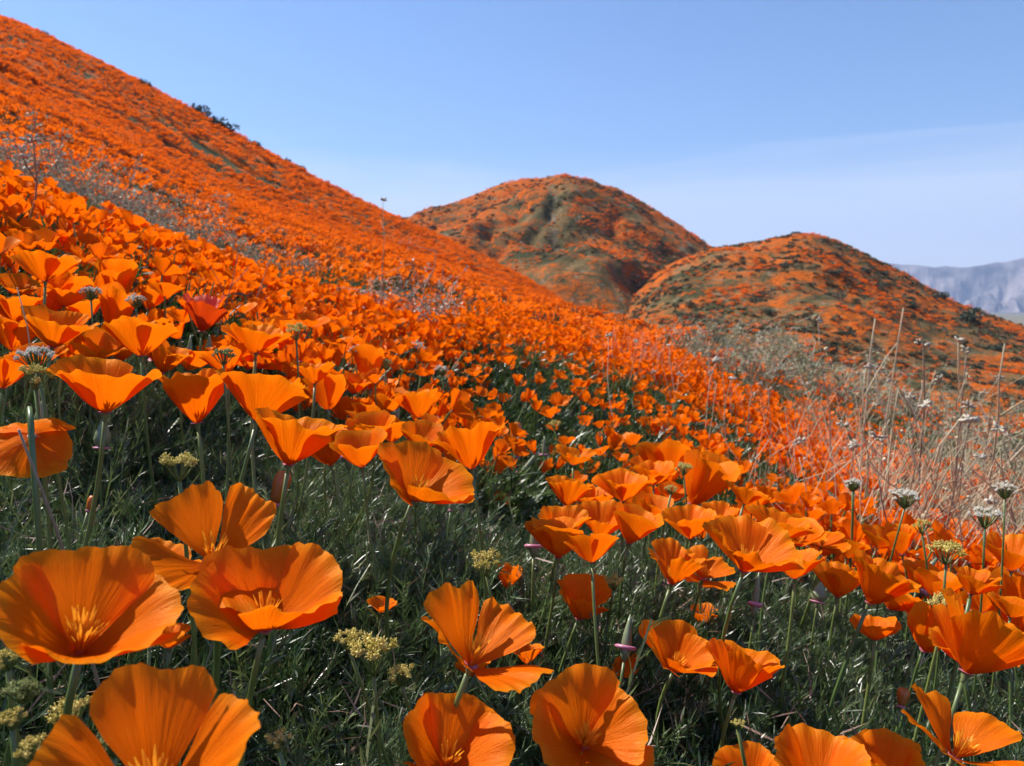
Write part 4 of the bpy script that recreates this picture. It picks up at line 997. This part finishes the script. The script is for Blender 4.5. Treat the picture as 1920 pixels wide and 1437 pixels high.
def tangle(seed, n=46, H=.30, R=.16, r=.0009):
    rng = rng_(seed); m = MB()
    for i in range(n):
        a = rng.uniform(0, 6.28); q = R * math.sqrt(rng.random()); h = H * rng.uniform(.35, 1.1); b = np.array([q * math.cos(a), q * math.sin(a), 0]); e = b + np.array([rng.normal(0, .35), rng.normal(0, .35), 1]) * h
        P = bez(b, (b + e) / 2 + rng.normal(0, .12, 3) * h, e, 6); P[2:] += rng.normal(0, .02, (4, 3)) * h; tb = tube(P, np.linspace(r, r * .5, 6), 3, False); m.add(tb[0], tb[1])
        if rng.random() < .16:
            V, F = blob(.003 * rng.uniform(.6, 1.4)); m.add(V + e, F)
    return m
tsrc = source("dry_tangle", [tangle(1200 + i) for i in range(6)], M_DRY)
rg = rng_(1210); tx_, ty_ = [], []
for (p0, p1, r0, r1, n) in ((1500, 2150, 1.5, 4.5, 34), (1650, 2150, 1.3, 3.0, 26), (1120, 1520, 3.2, 6.0, 6), (1300, 2100, 5.0, 9.0, 22)):
    x, y = sector(rg, n, r0, r1, p0, p1); tx_.append(x); ty_.append(y)
x, y = np.concatenate(tx_), np.concatenate(ty_); n = len(x)
scatter("dry_grass", np.stack([x, y, zg(x, y)], 1), np.stack([rg.normal(0, .2, n), rg.normal(.1, .2, n), rg.uniform(0, 6.28, n)], 1), rg.uniform(.7, 1.3, n), tsrc, 6, "fine tan dry grass tangled between the stalks", 13)

def brush(x, y, H, seed, label, group, nbr=12, leaf=M_BRACT, twig=M_TWIG, spread=.8, ls=.006, nl=26, name="dry_brush", cat="brush", r=.002):
    rng = rng_(seed); foot = np.array([x, y, g1(x, y) - .01]); root = root_at(name, foot, label, cat, group)
    lv = MB()
    for i in range(nbr):
        a = rng.uniform(0, 6.28); el = rng.uniform(.35, 1.4); ln = H * rng.uniform(.6, 1.1)
        e = np.array([math.cos(a) * math.cos(el) * spread, math.sin(a) * math.cos(el) * spread, math.sin(el)]) * ln
        P = bez((0, 0, 0), e * .5 + rng.normal(0, .10 * H, 3), e, 7); P[1:] += rng.normal(0, .02 * H, (6, 3)); m = MB()
        tb = tube(P, np.linspace(r, r * .5, 7), 5, False); m.add(tb[0], tb[1], 0, tb[2])
        for j in range(5):
            k = int(rng.integers(2, 7)); q = P[k] + rng.normal(0, 1, 3) * np.array([.2, .2, .14]) * H
            tb = tube(bez(P[k], (P[k] + q) / 2 + rng.normal(0, .03 * H, 3), q, 4), np.linspace(r * .6, r * .3, 4), 4, False); m.add(tb[0], tb[1], 0, tb[2])
            for w_ in range(nl // 5):
                f = rng.random(); p = P[k] * (1 - f) + q * f + rng.normal(0, .012 * H + .004, 3); dd = rng.normal(0, 1, 3)
                strip(lv, p, dd, np.cross(dd, rng.normal(0, 1, 3)) / (np.linalg.norm(dd) + .1), ls * rng.uniform(1, 2.2), ls * rng.uniform(.5, 1), .2)
        o = link("branch", m.mesh("branch", twig), root)
    o = link("leaves", lv.mesh("leaves", leaf), root); o['kind'] = 'stuff'
    return root
def gpos(px, d): y = d * CP; return (px - 960) / FPX * y, y
for k in range(17):
    px_ = (10, 60, 110, 165, 215, 265, 310, 365, 30, 90, 150, 210, 280, 340, 420, 470, 530)[k]; d = (3.4, 3.1, 3.6, 3.3, 3.8, 3.5, 4.2, 4.4, 4.6, 4.9, 4.4, 5.2, 5.4, 5.8, 5.2, 5.8, 6.0)[k]
    brush(*gpos(px_, d), .40 + .07 * (k % 3), 1100 + k, "pale grey dry brush on the rise above the crowded drift", "pale brush under the big hillside", nl=80, ls=.011, r=.0024, leaf=M_DULL)
for k, (px_, d, H, lb) in enumerate([(745, 2.9, .36, "tangled grey brush with bare twigs in the middle of the field, front plant"), (800, 3.2, .42, "tangled grey brush right behind the front one, reaching over the hillside edge"), (700, 3.3, .32, "low grey tangle left of the middle brush")]):
    brush(*gpos(px_, d), H, 1140 + k, lb, "grey tangles in the middle of the field", nbr=18, nl=24, ls=.009, r=.003)
for k, (px_, d, H) in enumerate([(1300, 7.2, .55), (1380, 6.6, .62), (1460, 7.2, .7), (1540, 6.6, .66), (1620, 7.2, .66), (1420, 8.4, .8), (1700, 6.8, .6), (1880, 5.6, .6), (1800, 6.4, .6), (1940, 4.6, .5)]):
    brush(*gpos(px_, d), H, 1160 + k, "grey green sage bush on the field's edge below the low hill" if px_ < 1750 else "grey green bush behind the dry thicket near the right border",
          "sage bushes at the field's edge" if px_ < 1750 else "bushes behind the dry thicket", nbr=22, leaf=M_SAGE, twig=M_BRACT, nl=70, ls=.016, name="sage_bush", cat="bush", r=.004)

# ------------------------------------------------------------------ shrubs on the ridge and the hills
def shrub_mesh(seed, n=420):
    rng = rng_(seed); m = MB()
    cl = [(rng.normal(0, .45, 3) * np.array([1, 1, .3]) + np.array([0, 0, .45]), rng.uniform(.3, .55)) for _ in range(8)]
    for i in range(n):
        c, r = cl[int(rng.integers(0, 8))]; d = rng.normal(0, 1, 3); d /= np.linalg.norm(d)
        p = c + d * r * rng.uniform(.6, 1.1) * np.array([1, 1, .85]); p[2] = max(p[2], 0)
        strip(m, p, d + rng.normal(0, .5, 3), rng.normal(0, .6, 3), .22, .12, .1)
    st = MB()
    for i in range(6):
        e = cl[i][0]; tb = tube(bez((0, 0, -.1), e * .5, e, 4), np.linspace(.03, .012, 4), 4, False); st.add(tb[0], tb[1])
    return m.mesh("foliage", M_SHRUB), st.mesh("stem", M_TWIG)
SM = [shrub_mesh(1300 + i) for i in range(5)]
def shrub(p, sx, sz, k, label, group=None):
    o = bpy.data.objects.new("shrub", None); COL.objects.link(o); o.location = p; tag(o, label, "shrub", group)
    o.scale = (sx, sx, sz); o.rotation_euler = (0, 0, k * 1.7)
    a = link("foliage", SM[k % 5][0], o); a['kind'] = 'stuff'; link("stem", SM[k % 5][1], o)
def ridge(px, lift=0):
    y = np.linspace(60, 215, 400); x = (px - 960) / FPX * y; z = zg(x, y); i = int(np.argmax(z / y)); i = max(0, i - 2)
    return Vector((x[i], y[i], z[i] - .2 + lift))
for k, (px_, w, h, lb) in enumerate([(392, 1.0, 1.1, "largest dark shrub on the big hillside's skyline"), (292, .75, .9, "small dark shrub higher up the skyline, second from the top"), (115, .5, .8, "tiny shrub near the top of the skyline"),
  (440, 1.3, .8, "low dark green shrub just below the largest one on the skyline"), (480, 1.3, .7, "flat green shrub lower on the skyline, third below the largest"), (536, .8, .8, "small grey shrub on the lower skyline"), (568, .8, .75, "lowest dark shrub on the skyline"), (415, 1.0, 1.1, "dark shrub touching the largest one on the skyline")]):
    shrub(ridge(px_), w * 1.7, h * 1.6, k, lb)
rng = rng_(61)
def dot(V, n, lo, hi, label, group, k0):
    for k in range(n):
        i, j = int(rng.integers(lo, hi)), int(rng.integers(20, 240)); p = V[i, j]; s_ = rng.uniform(.7, 2.2)
        shrub(Vector(p) - Vector((0, 0, .15)), s_, s_ * rng.uniform(.5, .8), k0 + k, label, group)
dot(VA, 75, 50, 112, "dark shrub dotted on the taller far hill", "shrubs on the taller far hill", 0)
dot(VB, 75, 25, 110, "dark shrub dotted on the lower far hill", "shrubs on the lower far hill", 3)
def on_hill(V, PX, px, py):
    j = int(np.argmin(abs(PX - px))); col = V[:130, j]; el = col[:, 2] / col[:, 1]; i = int(np.argmin(abs((HOR - py) / FPX - el))); return Vector(col[i]) - Vector((0, 0, .2))
shrub(on_hill(VB, PXB, 1815, 600), 4.2, 3.6, 2, "big round dark shrub low on the hill's right flank")
shrub(on_hill(VB, PXB, 1760, 560), 2.4, 2.2, 1, "dark shrub on the hill's right edge above the big round one")

# fine cover on the far hills
def low_scrub(seed):
    rng = rng_(seed); m = MB()
    for i in range(46):
        d = rng.normal(0, 1, 3); d[2] = abs(d[2]); d /= np.linalg.norm(d); p = d * np.array([.7, .7, .4]) * rng.uniform(.5, 1)
        strip(m, p, d + rng.normal(0, .5, 3), rng.normal(0, .6, 3), .45, .3, .1)
    return m
ssrc = source("low_scrub", [low_scrub(1400 + i) for i in range(5)], M_SCRUB)
def spread(V, n, lo, hi, seed, thr):
    rg = rng_(seed); i = rg.uniform(lo, hi, n); j = rg.uniform(4, V.shape[1] - 6, n); i0, j0 = i.astype(int), j.astype(int); fi, fj = (i - i0)[:, None], (j - j0)[:, None]
    p = (V[i0, j0] * (1 - fj) + V[i0, j0 + 1] * fj) * (1 - fi) + (V[i0 + 1, j0] * (1 - fj) + V[i0 + 1, j0 + 1] * fj) * fi
    k = rg.random(n) < .08 + .92 * sstep(thr, thr + .1, fbm(p[:, 0] / 14, (p[:, 1] + 2 * p[:, 2]) / 14, seed, 4)); p = p[k]; n = len(p)
    return p, np.stack([rg.normal(0, .15, n), rg.normal(0, .15, n), rg.uniform(0, 6.28, n)], 1), rg
for nm, thr, sd, s0, s1, src, lb in (("hill_scrub", .47, 31, .35, 1.25, ssrc, "low olive scrub speckling the far hills"), ("hill_bloom", .53, 37, 2.5, 5.0, csrc, "orange bloom speckling the far hills")):
    A_, B_ = spread(VA, 7500, 45, 128, sd, thr), spread(VB, 6500, 15, 128, sd + 1, thr)
    P_ = np.concatenate([A_[0], B_[0]]); scatter(nm, P_ - np.array([0, 0, .1]), np.concatenate([A_[1], B_[1]]), A_[2].uniform(s0, s1, len(P_)), src, 5, lb, sd)
